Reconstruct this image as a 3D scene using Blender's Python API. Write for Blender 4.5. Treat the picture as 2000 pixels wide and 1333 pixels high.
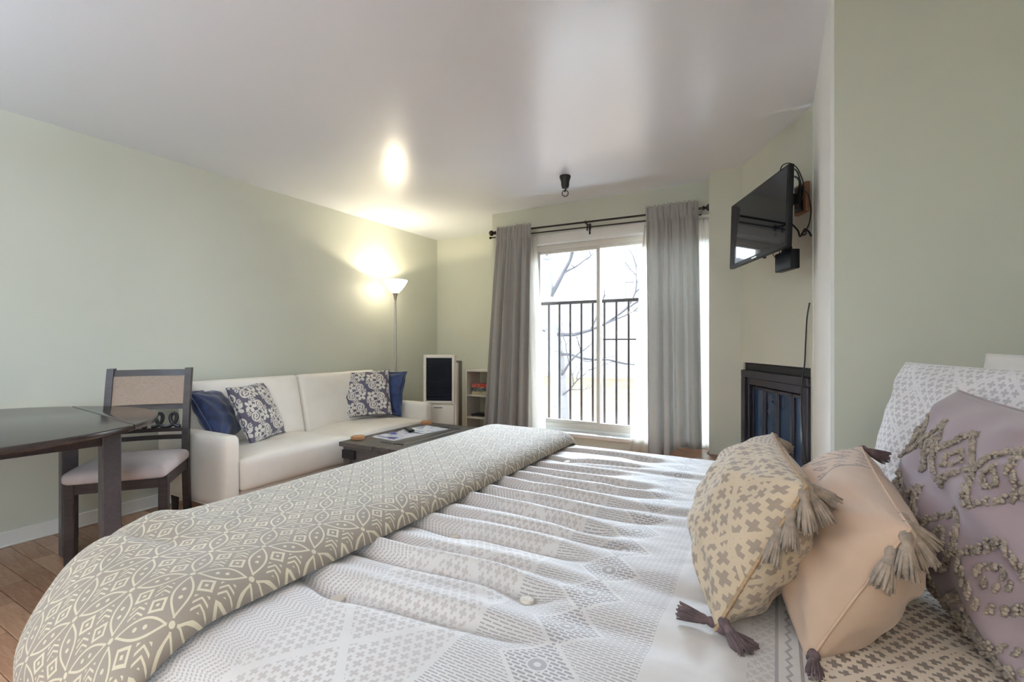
import bpy, bmesh, math, random
import numpy as np
from mathutils import Vector, Matrix
rnd = random.Random(7)
PI = math.pi
for o in list(bpy.data.objects):
    bpy.data.objects.remove(o, do_unlink=True)
SC = bpy.context.scene
COL = SC.collection

# ------------------------------------------------------------------ camera, sky, exposure
F_PX, THETA, CAM_Z, H = 920.0, math.atan(517 / 920), 1.14, 2.44
cam = bpy.data.cameras.new('camera')
cam.sensor_width = 36.0
cam.lens = 36.0 * F_PX / 2000
cam.shift_y = 3.5 / 2000
cam.clip_start = 0.02
cam_ob = bpy.data.objects.new('camera', cam)
COL.objects.link(cam_ob)
cam_ob.location = (0, 0, CAM_Z)
cam_ob.rotation_euler = (PI / 2, 0, THETA)
SC.camera = cam_ob

world = bpy.data.worlds.new('overcast_sky')
SC.world = world
world.use_nodes = True
bgn = world.node_tree.nodes['Background']
bgn.inputs[0].default_value = (0.80, 0.90, 1.0, 1)
bgn.inputs[1].default_value = 10.0

SC.view_settings.view_transform = 'Standard'
SC.view_settings.look = 'None'
SC.view_settings.gamma = 1.0
SC.view_settings.use_curve_mapping = False
SC.view_settings.exposure = 0.67
SC.cycles.use_denoising = True
SC.cycles.max_bounces = 10
SC.cycles.diffuse_bounces = 6
SC.cycles.transparent_max_bounces = 12
SC.cycles.sample_clamp_indirect = 4.0
SC.cycles.caustics_reflective = False
SC.cycles.caustics_refractive = False


def area_light(name, loc, size, power, color, rot=(0, 0, 0), size_y=None, spread=None, portal=False):
    l = bpy.data.lights.new(name, 'AREA')
    l.shape = 'RECTANGLE' if size_y else 'DISK'
    l.size = size
    if size_y:
        l.size_y = size_y
    l.energy = power
    l.color = color
    if spread:
        l.spread = spread
    if portal:
        l.cycles.is_portal = True
    o = bpy.data.objects.new(name, l)
    o.location = loc
    o.rotation_euler = rot
    COL.objects.link(o)
    return o


FILL_UPLIGHT_POWER = 125   # each of the bowl floor lamps added behind the camera as fill
TORCH_POWER = 14
area_light('window_portal', (-1.5, 4.22, 1.2), 1.2, 1, (1, 1, 1), (-PI / 2, 0, 0), 1.9, portal=True)
area_light('added_window_portal', (1.06, -1.5, 1.525), 1.35, 1, (1, 1, 1), (0, PI / 2, 0), 1.9, portal=True)  # portal of the fill window added behind the camera
FILL_UPLIGHTS = ((-2.6, -1.5, (.70, .85, 1.0), 1.75), (.2, -1.9, (1.0, .88, .72), .6))  # added uplighters, unseen, soft fill by way of the ceiling
for lx, ly, lc, lk in FILL_UPLIGHTS:
    area_light('fill_uplight', (lx, ly, 1.76), 0.20, FILL_UPLIGHT_POWER * lk, lc, (PI, 0, 0))
sun = bpy.data.lights.new('hazy_sun', 'SUN')
sun.energy = 42.0
sun.angle = math.radians(40)
sun.color = (.72, .85, 1.0)
sun_ob = bpy.data.objects.new('hazy_sun', sun)
sun_ob.rotation_euler = Vector((.24, -.87, -.41)).to_track_quat('-Z', 'Y').to_euler()
COL.objects.link(sun_ob)


# ------------------------------------------------------------------ helpers: meshes
class MB:
    def __init__(s):
        s.v, s.f, s.uv, s.mi = [], [], [], []

    def add(s, verts, faces, uvs=None, mi=0):
        b = len(s.v)
        s.v += [tuple(v) for v in verts]
        for i, f in enumerate(faces):
            s.f.append([b + k for k in f])
            s.uv.append([tuple(uvs[k]) for k in f] if uvs is not None else None)
            s.mi.append(mi)
        return s

    def bm(s, bm, mi=0):
        bm.verts.index_update()
        s.add([v.co[:] for v in bm.verts], [[v.index for v in f.verts] for f in bm.faces], None, mi)
        bm.free()
        return s

    def box(s, x0, x1, y0, y1, z0, z1, bev=0.0, seg=2, mi=0, M=None):
        bm = bmesh.new()
        bmesh.ops.create_cube(bm, size=1)
        for v in bm.verts:
            v.co = Vector((x0 + (v.co.x + .5) * (x1 - x0), y0 + (v.co.y + .5) * (y1 - y0), z0 + (v.co.z + .5) * (z1 - z0)))
        if bev > 0:
            bmesh.ops.bevel(bm, geom=list(bm.edges), offset=bev, segments=seg, affect='EDGES', profile=0.5)
        if M is not None:
            bm.transform(M)
        return s.bm(bm, mi)

    def tube(s, pts, r, seg=8, cap=True, mi=0):
        pts = [Vector(p) for p in pts]
        n = len(pts)
        rs = r if isinstance(r, (list, tuple)) else [r] * n
        vs, fs = [], []
        t0 = (pts[1] - pts[0]).normalized()
        up = Vector((0, 0, 1)) if abs(t0.z) < .9 else Vector((1, 0, 0))
        a = t0.cross(up).normalized()
        for i, p in enumerate(pts):
            t = (pts[min(i + 1, n - 1)] - pts[max(i - 1, 0)]).normalized()
            a = (a - t * a.dot(t)).normalized()
            b = t.cross(a)
            for k in range(seg):
                an = 2 * PI * k / seg
                vs.append(p + (a * math.cos(an) + b * math.sin(an)) * rs[i])
        for i in range(n - 1):
            for k in range(seg):
                k2 = (k + 1) % seg
                fs.append([i * seg + k, i * seg + k2, (i + 1) * seg + k2, (i + 1) * seg + k])
        if cap:
            fs.append(list(range(seg - 1, -1, -1)))
            fs.append([(n - 1) * seg + k for k in range(seg)])
        return s.add(vs, fs, None, mi)

    def lathe(s, prof, seg=32, c=(0, 0, 0), M=None, mi=0, cap=True):
        vs, fs = [], []
        for r, z in prof:
            for k in range(seg):
                an = 2 * PI * k / seg
                vs.append(Vector((c[0] + r * math.cos(an), c[1] + r * math.sin(an), c[2] + z)))
        for i in range(len(prof) - 1):
            for k in range(seg):
                k2 = (k + 1) % seg
                fs.append([i * seg + k, i * seg + k2, (i + 1) * seg + k2, (i + 1) * seg + k])
        if cap:
            fs.append(list(range(seg - 1, -1, -1)))
            fs.append([(len(prof) - 1) * seg + k for k in range(seg)])
        if M is not None:
            vs = [M @ v for v in vs]
        return s.add(vs, fs, None, mi)

    def prism(s, poly, z0, z1, bev=0.0, seg=2, M=None, mi=0):
        bm = bmesh.new()
        lo = [bm.verts.new((x, y, z0)) for x, y in poly]
        f = bm.faces.new(lo)
        r = bmesh.ops.extrude_face_region(bm, geom=[f])
        for e in r['geom']:
            if isinstance(e, bmesh.types.BMVert):
                e.co.z = z1
        bmesh.ops.recalc_face_normals(bm, faces=bm.faces)
        if bev > 0:
            ed = [e for e in bm.edges if abs(e.verts[0].co.z - e.verts[1].co.z) < 1e-6]
            bmesh.ops.bevel(bm, geom=ed, offset=bev, segments=seg, affect='EDGES', profile=0.5)
        if M is not None:
            bm.transform(M)
        return s.bm(bm, mi)

    def grid(s, P, UV=None, mi=0, flip=False):
        """P: array (n, m, 3)"""
        n, m = P.shape[:2]
        vs = P.reshape(-1, 3).tolist()
        uv = UV.reshape(-1, 2).tolist() if UV is not None else None
        fs = []
        for i in range(n - 1):
            for j in range(m - 1):
                q = [i * m + j, (i + 1) * m + j, (i + 1) * m + j + 1, i * m + j + 1]
                fs.append(q[::-1] if flip else q)
        return s.add(vs, fs, uv, mi)

    def build(s, name, mats, parent=None, smooth=True, angle=35):
        me = bpy.data.meshes.new(name)
        me.from_pydata(s.v, [], s.f)
        if any(u is not None for u in s.uv):
            lay = me.uv_layers.new(name='UVMap')
            flat = []
            for f, u in zip(s.f, s.uv):
                flat += list(u) if u is not None else [(0, 0)] * len(f)
            lay.data.foreach_set('uv', np.array(flat, dtype=np.float32).ravel())
        if not isinstance(mats, (list, tuple)):
            mats = [mats]
        for m in mats:
            me.materials.append(m)
        me.polygons.foreach_set('material_index', s.mi)
        if smooth:
            me.polygons.foreach_set('use_smooth', [True] * len(s.f))
            if angle:
                try:
                    me.set_sharp_from_angle(angle=math.radians(angle))
                except Exception:
                    pass
        me.update()
        o = bpy.data.objects.new(name, me)
        COL.objects.link(o)
        if parent is not None:
            o.parent = parent
        return o


def tag(o, label=None, cat=None, group=None, kind=None):
    if label:
        o['label'] = label
    if cat:
        o['category'] = cat
    if group:
        o['group'] = group
    if kind:
        o['kind'] = kind
    return o


def thing(name, label, cat, loc=(0, 0, 0), rz=0.0, group=None, M=None):
    o = bpy.data.objects.new(name, None)
    COL.objects.link(o)
    o.empty_display_size = 0.1
    if M is not None:
        o.matrix_world = M
    else:
        o.location = loc
        o.rotation_euler = (0, 0, rz)
    return tag(o, label, cat, group)


def struct(o):
    o['kind'] = 'structure'
    return o


def axes(c, u, v):
    """matrix whose local x = u, local y = v (made perpendicular), local z = u x v"""
    u = Vector(u).normalized()
    v = Vector(v)
    v = (v - u * v.dot(u)).normalized()
    n = u.cross(v)
    return Matrix(((u.x, v.x, n.x, c[0]), (u.y, v.y, n.y, c[1]), (u.z, v.z, n.z, c[2]), (0, 0, 0, 1)))


def dup(o, parent=None, matrix=None):
    c = o.copy()
    COL.objects.link(c)
    if parent is not None:
        c.parent = parent
    if matrix is not None:
        c.matrix_local = matrix
    return c


# ------------------------------------------------------------------ helpers: node maths
class X:
    """a float expression compiled to Math nodes"""
    def __init__(s, nt, v):
        s.nt, s.v = nt, v

    def _op(s, op, *args, clamp=False):
        n = s.nt.nodes.new('ShaderNodeMath')
        n.operation = op
        n.use_clamp = clamp
        for i, a in enumerate((s,) + args):
            val = a.v if isinstance(a, X) else a
            if isinstance(val, (int, float)):
                n.inputs[i].default_value = val
            else:
                s.nt.links.new(val, n.inputs[i])
        return X(s.nt, n.outputs[0])

    def __add__(s, o): return s._op('ADD', o)
    def __sub__(s, o): return s._op('SUBTRACT', o)
    def __mul__(s, o): return s._op('MULTIPLY', o)
    def __truediv__(s, o): return s._op('DIVIDE', o)
    def __radd__(s, o): return s._op('ADD', o)
    def __rmul__(s, o): return s._op('MULTIPLY', o)
    def __rsub__(s, o): return X(s.nt, float(o))._op('SUBTRACT', s)
    def __neg__(s): return s._op('MULTIPLY', -1.0)
    def abs(s): return s._op('ABSOLUTE')
    def floor(s): return s._op('FLOOR')
    def round(s): return s._op('ROUND')
    def frac(s): return s._op('FRACT')
    def sin(s): return s._op('SINE')
    def cos(s): return s._op('COSINE')
    def sqrt(s): return s._op('SQRT')
    def atan2(s, o): return s._op('ARCTAN2', o)
    def mod(s, k): return s._op('FLOORED_MODULO', k)
    def lt(s, o): return s._op('LESS_THAN', o)
    def gt(s, o): return s._op('GREATER_THAN', o)
    def min(s, o): return s._op('MINIMUM', o)
    def max(s, o): return s._op('MAXIMUM', o)
    def clamp(s): return s._op('ADD', 0.0, clamp=True)
    def inside(s, a, b): return s.gt(a) * s.lt(b)


def hyp(a, b):
    return (a * a + b * b).sqrt()


def new_mat(name):
    m = bpy.data.materials.new(name)
    m.use_nodes = True
    nt = m.node_tree
    return m, nt, nt.nodes['Principled BSDF']


def coords(nt, kind='Object'):
    t = nt.nodes.new('ShaderNodeTexCoord')
    return t.outputs[kind]


def xyz(nt, sock):
    s = nt.nodes.new('ShaderNodeSeparateXYZ')
    nt.links.new(sock, s.inputs[0])
    return [X(nt, s.outputs[i]) for i in range(3)]


def noise(nt, sock, scale, detail=4, rough=.55, dist=0.0, vscale=None):
    if vscale:
        mp = nt.nodes.new('ShaderNodeMapping')
        mp.inputs['Scale'].default_value = vscale
        nt.links.new(sock, mp.inputs[0])
        sock = mp.outputs[0]
    n = nt.nodes.new('ShaderNodeTexNoise')
    n.inputs['Scale'].default_value = scale
    n.inputs['Detail'].default_value = detail
    n.inputs['Roughness'].default_value = rough
    n.inputs['Distortion'].default_value = dist
    nt.links.new(sock, n.inputs['Vector'])
    return X(nt, n.outputs['Fac'])


def mixc(nt, fac, a, b):
    n = nt.nodes.new('ShaderNodeMix')
    n.data_type = 'RGBA'
    n.clamp_factor = True
    for i, c in ((6, a), (7, b)):
        if isinstance(c, (tuple, list)):
            n.inputs[i].default_value = (*c[:3], 1)
        else:
            nt.links.new(c, n.inputs[i])
    if isinstance(fac, X):
        fac = fac.v
    if isinstance(fac, (int, float)):
        n.inputs[0].default_value = fac
    else:
        nt.links.new(fac, n.inputs[0])
    return n.outputs[2]


def bump(nt, bsdf, height, strength=.3, dist=.002):
    b = nt.nodes.new('ShaderNodeBump')
    b.inputs['Strength'].default_value = strength
    b.inputs['Distance'].default_value = dist
    nt.links.new(height.v if isinstance(height, X) else height, b.inputs['Height'])
    nt.links.new(b.outputs[0], bsdf.inputs['Normal'])


def sc_(c, k):
    return tuple(min(1, x * k) for x in c)


def pm(name, color, rough=.5, metal=0.0, var=.08, nscale=6.0, bstr=0.0, bscale=200.0, bdist=.001, vscale=None, coord='Object', **kw):
    """principled material with procedural tone variation and fine relief"""
    m, nt, b = new_mat(name)
    co = coords(nt, coord)
    f = noise(nt, co, nscale, 4, vscale=vscale)
    nt.links.new(mixc(nt, (f - .35) * 3.0, sc_(color, 1 - var), sc_(color, 1 + var)), b.inputs['Base Color'])
    b.inputs['Roughness'].default_value = rough
    b.inputs['Metallic'].default_value = metal
    if bstr:
        bump(nt, b, noise(nt, co, bscale, 3), bstr, bdist)
    for k, v in kw.items():
        b.inputs[k.replace('_', ' ')].default_value = v
    return m


def wood(name, c1, c2, rough=.4, scale=6.0, stretch=(1, 12, 12), **kw):
    m, nt, b = new_mat(name)
    co = coords(nt)
    f = noise(nt, co, scale, 6, .6, 1.0, stretch)
    g = noise(nt, co, scale * 9, 3, .5, 0, stretch)
    t = (f * .7 + g * .3 - .3) * 2.4
    nt.links.new(mixc(nt, t, c1, c2), b.inputs['Base Color'])
    b.inputs['Roughness'].default_value = rough
    bump(nt, b, g, .12, .001)
    for k, v in kw.items():
        b.inputs[k.replace('_', ' ')].default_value = v
    return m


def emis(name, color, strength):
    m, nt, b = new_mat(name)
    b.inputs['Base Color'].default_value = (*color, 1)
    b.inputs['Emission Color'].default_value = (*color, 1)
    b.inputs['Emission Strength'].default_value = strength
    return m


def pattern_mat(name, fn, ground, ink, rough=.85, weave=900.0, wstr=.25, ground2=None, coord='UV', sheen=.2):
    """cloth with a woven pattern: fn(nt, u, v) -> mask"""
    m, nt, b = new_mat(name)
    co = coords(nt, coord)
    u, v, _ = xyz(nt, co)
    mask = fn(nt, u, v)
    n1 = noise(nt, co, 9.0, 4)
    g = mixc(nt, (n1 - .35) * 3, sc_(ground, .94), sc_(ground, 1.06))
    k = mixc(nt, (n1 - .35) * 3, sc_(ink, .9), sc_(ink, 1.1))
    nt.links.new(mixc(nt, mask, g, k), b.inputs['Base Color'])
    b.inputs['Roughness'].default_value = rough
    b.inputs['Sheen Weight'].default_value = sheen
    wv = noise(nt, co, weave, 2) * .6 + mask * .4
    bump(nt, b, wv, wstr, .0012)
    return m


# ------------------------------------------------------------------ patterns
def pat_throw(nt, u, v):
    p = .087
    k = 1 / (p * math.sqrt(2))
    a, b = (u + v) * k + .31, (u - v) * k + .31
    fa, fb = a.frac(), b.frac()
    la, lb = a - a.round(), b - b.round()

    def leaf(t, d):
        h = (((t - .10) / .80).clamp() * PI).sin() * .15
        e = d.abs() - h
        rng = t.inside(.08, .92)
        line = e.abs().lt(.020) * rng
        dots = hyp(((t * 6.0).frac() - .5) / 6.0, d).lt(.036) * t.inside(.3, .7)
        return line.max(dots)
    m = leaf(fa, lb).max(leaf(fb, la))
    m = m.max(hyp(la, lb).lt(.05))
    ca, cb = ((fa - .17) / .66), ((fb - .17) / .66)
    ok = ca.inside(0.0, 1.0) * cb.inside(0.0, 1.0)
    ia, ib = (ca * 2.0).floor(), (cb * 2.0).floor()
    x, y = (ca * 2.0).frac() * 2.0 - 1.0, (cb * 2.0).frac() * 2.0 - 1.0
    same = (ia - ib).abs().lt(.5)
    r = x.abs().max(y.abs())
    sq = r.inside(.48, .76).max(r.lt(.17))
    ch = ((y - x.abs() * .8) * 1.5).frac().lt(.36) * x.abs().lt(.74) * y.abs().lt(.8)
    return m.max(ok * (same * sq + (1.0 - same) * ch))


def plus_tex(u, v, s):
    """staggered pixel crosses on a grid of cell s"""
    qx, qy = (u / s).floor(), (v / s).floor()
    row = (qy / 3.0).floor()
    fx = (qx + row.mod(2.0) * 2.0).mod(4.0)
    fy = qy.mod(3.0)
    return ((fx - 1.0).abs().lt(.5)).max((fy - 1.0).abs().lt(.5) * fx.lt(2.5))


def pat_comforter(nt, u, v):
    # u runs from the foot (-1.3) to the head (.8) of the bed, v across it
    s = .0047
    P = .32
    du, dv = (u + .55) / .30, v / P
    dia = ((du + dv).frac() - .5).abs().min(((du - dv).frac() - .5).abs())
    lines = dia.gt(.03)
    crosses = plus_tex(u, v, s) * lines * .75
    a = crosses * u.lt(-.42)
    # zigzag border beside the throw
    zz = ((u / .010) + ((v / .04).frac() - .5).abs() * 3.0).frac().lt(.55)
    dash = ((v / .004) + (u / .010).floor() * .5).frac().lt(.7)
    a = a * u.gt(-.66) + zz * dash * u.inside(-.80, -.66)
    # brick dashes in diamonds with a rosette in each centre
    vv = v / .105
    fv = vv.frac() - .5
    uc = (u + .285) / .105
    r = uc.abs() + fv.abs()
    row = (v / .0066).floor()
    inb = ((v / .0066).frac() - .5).abs().lt(.29) * ((u / .0155) + row.mod(2.0) * .5).frac().lt(.80)
    thin = ((v / .0052).frac() - .5).abs().lt(.18) * ((u / .019) + (v / .0052).floor().mod(2.0) * .5).frac().lt(.85)
    hole = hyp(uc, fv)
    ros = hole.inside(.05, .125)
    big = r.lt(.52) * (hole.gt(.15)) * inb
    out = r.gt(.60) * thin * .9
    bandm = u.inside(-.41, -.16)
    a = a.max(bandm * (big.max(out).max(ros * .8)) * .95)
    # strong brown cross stitch towards the pillows
    t = .0060
    e1 = ((u / .15 + v / .15).frac() - .5).abs()
    e2 = ((u / .15 - v / .15).frac() - .5).abs()
    ln = e1.min(e2).gt(.035)
    tri = ((v / .022).frac() - .5).abs() * .012 
    edge = (u - .012 - tri).abs().lt(.0022).max((u - .03).abs().lt(.0022)).max((u - .0).abs().lt(.0022)) * .8
    strong = plus_tex(u, v, t) * ln * u.gt(.036)
    fade = plus_tex(u, v, .004) * u.inside(-.035, .0) * .35
    return a.max(strong * 1.0).max(edge).max(fade)


def pat_comforter_ink(u):
    return u


def pat_cross(s, P, k=1.0):
    def fn(nt, u, v):
        d1 = ((u / P + v / P).frac() - .5).abs()
        d2 = ((u / P - v / P).frac() - .5).abs()
        ln = d1.min(d2).gt(.045)
        return plus_tex(u, v, s) * ln * k
    return fn


def pat_sham(nt, u, v):
    m = pat_cross(.0060, .13, .8)(nt, u, v)
    row = (v / .0085).floor()
    dash = ((v / .0085).frac() - .5).abs().lt(.25) * ((u / .026) + row.mod(2.0) * .5).frac().lt(.78)
    sel = u.gt(.08)
    return m * (1.0 - sel) + dash * sel


def pat_lumbar(nt, u, v):
    m = pat_cross(.0078, .13, .8)(nt, u, v)
    row = (v / .007).floor()
    dash = ((v / .007).frac() - .5).abs().lt(.3) * ((u / .03) + row.mod(2.0) * .5).frac().lt(.8)
    sel = u.lt(-.07)
    return m * (1.0 - sel) + dash * sel * .8


def pat_damask(nt, u, v):
    p = .185
    col = (u / p).floor()
    x = (u / p).frac() - .5
    y = (v / p + col.mod(2.0) * .5).frac() - .5

    def spiral(cx, cy, r0, k, w, sgn=1.0, ph=0.0):
        dx, dy = x - cx, y - cy
        r = hyp(dx, dy)
        th = (dy * sgn).atan2(dx) / (2 * PI) + ph
        e = ((r / k - th).frac() - .5).abs()
        return e.lt(w) * r.lt(r0)

    def palmette(cx, cy, R0, ph):
        dx, dy = x - cx, y - cy
        r = hyp(dx, dy)
        th = dy.atan2(dx)
        pet = (th * 2.5 + ph).cos().abs()
        m_ = (r / R0).lt(pet * .55 + .45) * r.gt(R0 * .20)
        vein = (pet.lt(.28)) * r.gt(R0 * .42)
        return m_ * (1.0 - vein)
    m = spiral(.20, .20, .225, .105, .33)
    m = m.max(spiral(-.20, -.20, .225, .105, .33, 1.0, .5))
    stem = ((x - y) * .7 - ((x + y) * 7.0).sin() * .07).abs().lt(.030) * (x + y).abs().lt(.62)
    m = m.max(stem)
    m = m.max(palmette(-.25, .23, .25, .4)).max(palmette(.25, -.23, .25, 1.9))
    m = m.max(spiral(.02, .44, .125, .075, .32, -1.0, .1)).max(spiral(-.02, -.44, .125, .075, .32, -1.0, .6))
    m = m.max(spiral(.46, .0, .125, .075, .32, -1.0, .3)).max(spiral(-.46, .0, .125, .075, .32, -1.0, .8))
    return m


def pat_embroidery(nt, u, v):
    # dark fine lines: nested diamonds between two borders on the far third of the cover
    y = v / .24
    inside = u.inside(-.25, .035)
    d = ((u + .107).abs() / .125 + (v / .12).abs())
    lines = (((d * 4.5).frac() - .5).abs().lt(.10)) * d.lt(.98)
    small = ((u / .034).frac() - .5).abs() + ((v / .034).frac() - .5).abs()
    sm = small.inside(.24, .36).max(small.lt(.1)) * d.gt(1.06) * d.lt(1.75)
    brd = (d - 1.02).abs().lt(.025).max((d - 1.75).abs().lt(.025))
    return (lines.max(sm).max(brd)) * inside * .85


def pat_stripe(nt, u, v):
    return ((u / .006).frac() - .5).abs().lt(.18) * .5


# ------------------------------------------------------------------ materials
def wall_mat(name, color):
    m, nt, b = new_mat(name)
    co = coords(nt)
    f = noise(nt, co, 1.3, 3)
    nt.links.new(mixc(nt, (f - .35) * 3, sc_(color, .98), sc_(color, 1.02)), b.inputs['Base Color'])
    b.inputs['Roughness'].default_value = .55
    bump(nt, b, noise(nt, co, 190, 3) * .6 + noise(nt, co, 40, 2) * .4, .10, .003)
    return m


M_WALL = wall_mat('sage_green_paint', (.605, .62, .54))
M_WALLW = wall_mat('pale_trim_paint', (.86, .89, .89))
M_CEIL, _nt, _b = new_mat('semi_gloss_ceiling_paint')
_co = coords(_nt)
_b.inputs['Base Color'].default_value = (.835, .88, .97, 1)
_b.inputs['Roughness'].default_value = .26
_b.inputs['Specular IOR Level'].default_value = .85
bump(_nt, _b, noise(_nt, _co, 120, 3) * .5 + noise(_nt, _co, 28, 3) * .5, .16, .004)
M_WHITE = pm('white_trim_paint', (.80, .80, .78), .4, var=.02, bstr=.03)
M_FRAME = pm('window_vinyl', (.66, .63, .57), .45, var=.03)
M_BLACK = pm('black_metal', (.018, .016, .018), .38, .6, bstr=.05)
M_BRONZE = pm('dark_bronze_metal', (.030, .020, .018), .35, .7, bstr=.05)
M_RAIL = pm('brown_railing_paint', (.020, .013, .011), .5, var=.15, bstr=.1)
M_DARKWOOD = wood('espresso_wood', (.018, .013, .013), (.050, .038, .038), .40, 5, Specular_IOR_Level=.3)
M_TABLELEG = wood('espresso_leg_blue_sheen', (.040, .035, .040), (.085, .075, .085), .30, 5)  # lighter, bluer espresso: cool sheen on the legs put into the colour
M_TABLETOP = wood('espresso_table_top', (.022, .017, .016), (.055, .042, .038), .16, 4, (10, 1.2, 10))
M_COFFEE = wood('weathered_dark_wood', (.030, .024, .022), (.085, .070, .064), .38, 5, (12, 1, 12))
M_LEATHER = pm('cream_leatherette', (.80, .755, .69), .42, var=.03, bstr=.12, bscale=420, bdist=.0008)
M_NAVY = pm('navy_velvet', (.008, .022, .085), .75, var=.45, nscale=26, bstr=.3, bscale=300, Sheen_Weight=.35, coord='Object')
M_DAMASK = pattern_mat('damask_cloth', pat_damask, (.095, .085, .12), (.62, .58, .52), .85, 700)
M_CHAIRFAB = pm('tan_linen', (.34, .26, .205), .8, var=.18, nscale=60, bstr=.4, bscale=500, vscale=(1, 1, 9))
M_SEATFAB = pattern_mat('striped_seat_cloth', pat_stripe, (.55, .50, .52), (.34, .27, .25), .85, 700)
M_THROW = pattern_mat('taupe_throw_cloth', pat_throw, (.225, .185, .15), (.55, .48, .35), .9, 1200, .35)
M_LUMBAR = pattern_mat('lumbar_cross_cloth', pat_lumbar, (.52, .415, .30), (.20, .155, .13), .9, 900)
M_EMB = pattern_mat('embroidered_cotton', pat_embroidery, (.50, .355, .265), (.16, .13, .13), .9, 900)
M_SHAM = pattern_mat('sham_cross_cloth', pat_sham, (.72, .70, .72), (.44, .41, .44), .9, 900)
M_MAUVE = pm('mauve_cotton', (.27, .205, .225), .9, var=.06, bstr=.2, bscale=600, Sheen_Weight=.2)
M_TUFT = pm('tufted_yarn', (.30, .245, .20), .95, var=.35, nscale=60, bstr=.4, bscale=700)
M_TASSEL = pm('taupe_yarn', (.25, .195, .155), .95, var=.3, nscale=80, bstr=.5, bscale=900, Sheen_Weight=.2)
M_TASSELD = pm('dark_mauve_yarn', (.085, .055, .058), .95, var=.3, nscale=80, bstr=.5, bscale=900)
M_PLAINPILLOW = pm('white_cotton', (.74, .72, .70), .9, var=.04, bstr=.2, bscale=500)
M_CHROME = pm('brushed_steel', (.45, .43, .40), .3, 1.0, var=.05)
M_COOLW = pm('cream_plastic', (.74, .70, .62), .4, var=.02)
M_COOLG = pm('grey_plastic', (.16, .14, .14), .5, var=.05)
M_COOLB = pm('black_gloss_plastic', (.003, .0035, .007), .35, var=.1, Specular_IOR_Level=.12)
M_SHELF = pm('white_laminate', (.74, .72, .70), .4, var=.02)
M_CORK = pm('tan_cork', (.42, .21, .09), .7, var=.2, nscale=90, bstr=.3)
M_TV = pm('tv_plastic', (.008, .008, .010), .4, var=.1, Specular_IOR_Level=.2)
M_TVS = pm('tv_screen_glass', (.003, .004, .010), .04, var=.1, Specular_IOR_Level=.4)
M_CABLE = pm('black_cable', (.010, .010, .012), .5, var=.1)
M_FIREMETAL = pm('bronze_fireplace_metal', (.042, .036, .045), .38, .5, var=.12, nscale=9, bstr=.05)
M_FIREGLASS = pm('blue_reflection_fire_glass', (.012, .035, .085), .05, var=.1, Specular_IOR_Level=.5)  # blue of the reflected room painted into the dark glass colour
M_HEARTH = pm('brown_hearth_tile', (.24, .11, .055), .35, var=.18, nscale=14, bstr=.1, bscale=60)
M_GROUT = pm('grey_grout', (.30, .26, .22), .9, var=.1)
M_BOARD = wood('orange_wood_board', (.16, .07, .03), (.28, .13, .06), .5, 8)


def cloth_translucent(name, color, trans, tcol, rough=.9, vs=(1, 1, .03), bstr=.3):
    m, nt, b = new_mat(name)
    co = coords(nt)
    f = noise(nt, co, 260, 3, vscale=vs)
    g = noise(nt, co, 260, 3, vscale=(.03, .03, 1))
    w = f * .5 + g * .5
    nt.links.new(mixc(nt, (w - .35) * 3, sc_(color, .92), sc_(color, 1.08)), b.inputs['Base Color'])
    b.inputs['Roughness'].default_value = rough
    bump(nt, b, w, bstr, .0008)
    t = nt.nodes.new('ShaderNodeBsdfTranslucent')
    t.inputs[0].default_value = (*tcol, 1)
    mx = nt.nodes.new('ShaderNodeMixShader')
    mx.inputs[0].default_value = trans
    nt.links.new(b.outputs[0], mx.inputs[1])
    nt.links.new(t.outputs[0], mx.inputs[2])
    nt.links.new(mx.outputs[0], nt.nodes['Material Output'].inputs[0])
    return m


M_DRAPE = cloth_translucent('grey_linen_drape', (.58, .57, .56), .48, (.62, .615, .61))
M_SHEER = cloth_translucent('ivory_sheer', (.86, .85, .82), .55, (.86, .845, .80))

M_GLASS = bpy.data.materials.new('window_glass')
M_GLASS.use_nodes = True
_nt = M_GLASS.node_tree
_nt.nodes.remove(_nt.nodes['Principled BSDF'])
_t = _nt.nodes.new('ShaderNodeBsdfTransparent')
_t.inputs[0].default_value = (.96, .97, .97, 1)
_g = _nt.nodes.new('ShaderNodeBsdfGlossy')
_g.inputs['Roughness'].default_value = .01
_fr = _nt.nodes.new('ShaderNodeFresnel')
_fr.inputs[0].default_value = 1.25
_m = _nt.nodes.new('ShaderNodeMixShader')
_nt.links.new(_fr.outputs[0], _m.inputs[0])
_nt.links.new(_t.outputs[0], _m.inputs[1])
_nt.links.new(_g.outputs[0], _m.inputs[2])
_nt.links.new(_m.outputs[0], _nt.nodes['Material Output'].inputs[0])

# comforter: ground cream, ink changes from grey-taupe at the foot to dark brown at the head
M_COMF, _nt, _b = new_mat('comforter_cloth')
_co = coords(_nt, 'UV')
_u, _v, _ = xyz(_nt, _co)
_mask = pat_comforter(_nt, _u, _v)
_n1 = noise(_nt, _co, 8.0, 4)
_gr = mixc(_nt, (_n1 - .35) * 3, (.565, .535, .52), (.645, .615, .60))
_gr = mixc(_nt, _u.gt(.036), _gr, (.66, .56, .45))
_ink = mixc(_nt, _u.gt(.02), mixc(_nt, _u.gt(-.42), (.41, .36, .345), (.24, .22, .235)), (.15, .105, .08))
_nt.links.new(mixc(_nt, _mask, _gr, _ink), _b.inputs['Base Color'])
_b.inputs['Roughness'].default_value = .75
_b.inputs['Sheen Weight'].default_value = .25
bump(_nt, _b, noise(_nt, _co, 900, 2) * .5 + _mask * .3 + noise(_nt, _co, 60, 3, vscale=(.5, 1.6, 1)) * .9, .28, .0016)


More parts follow.
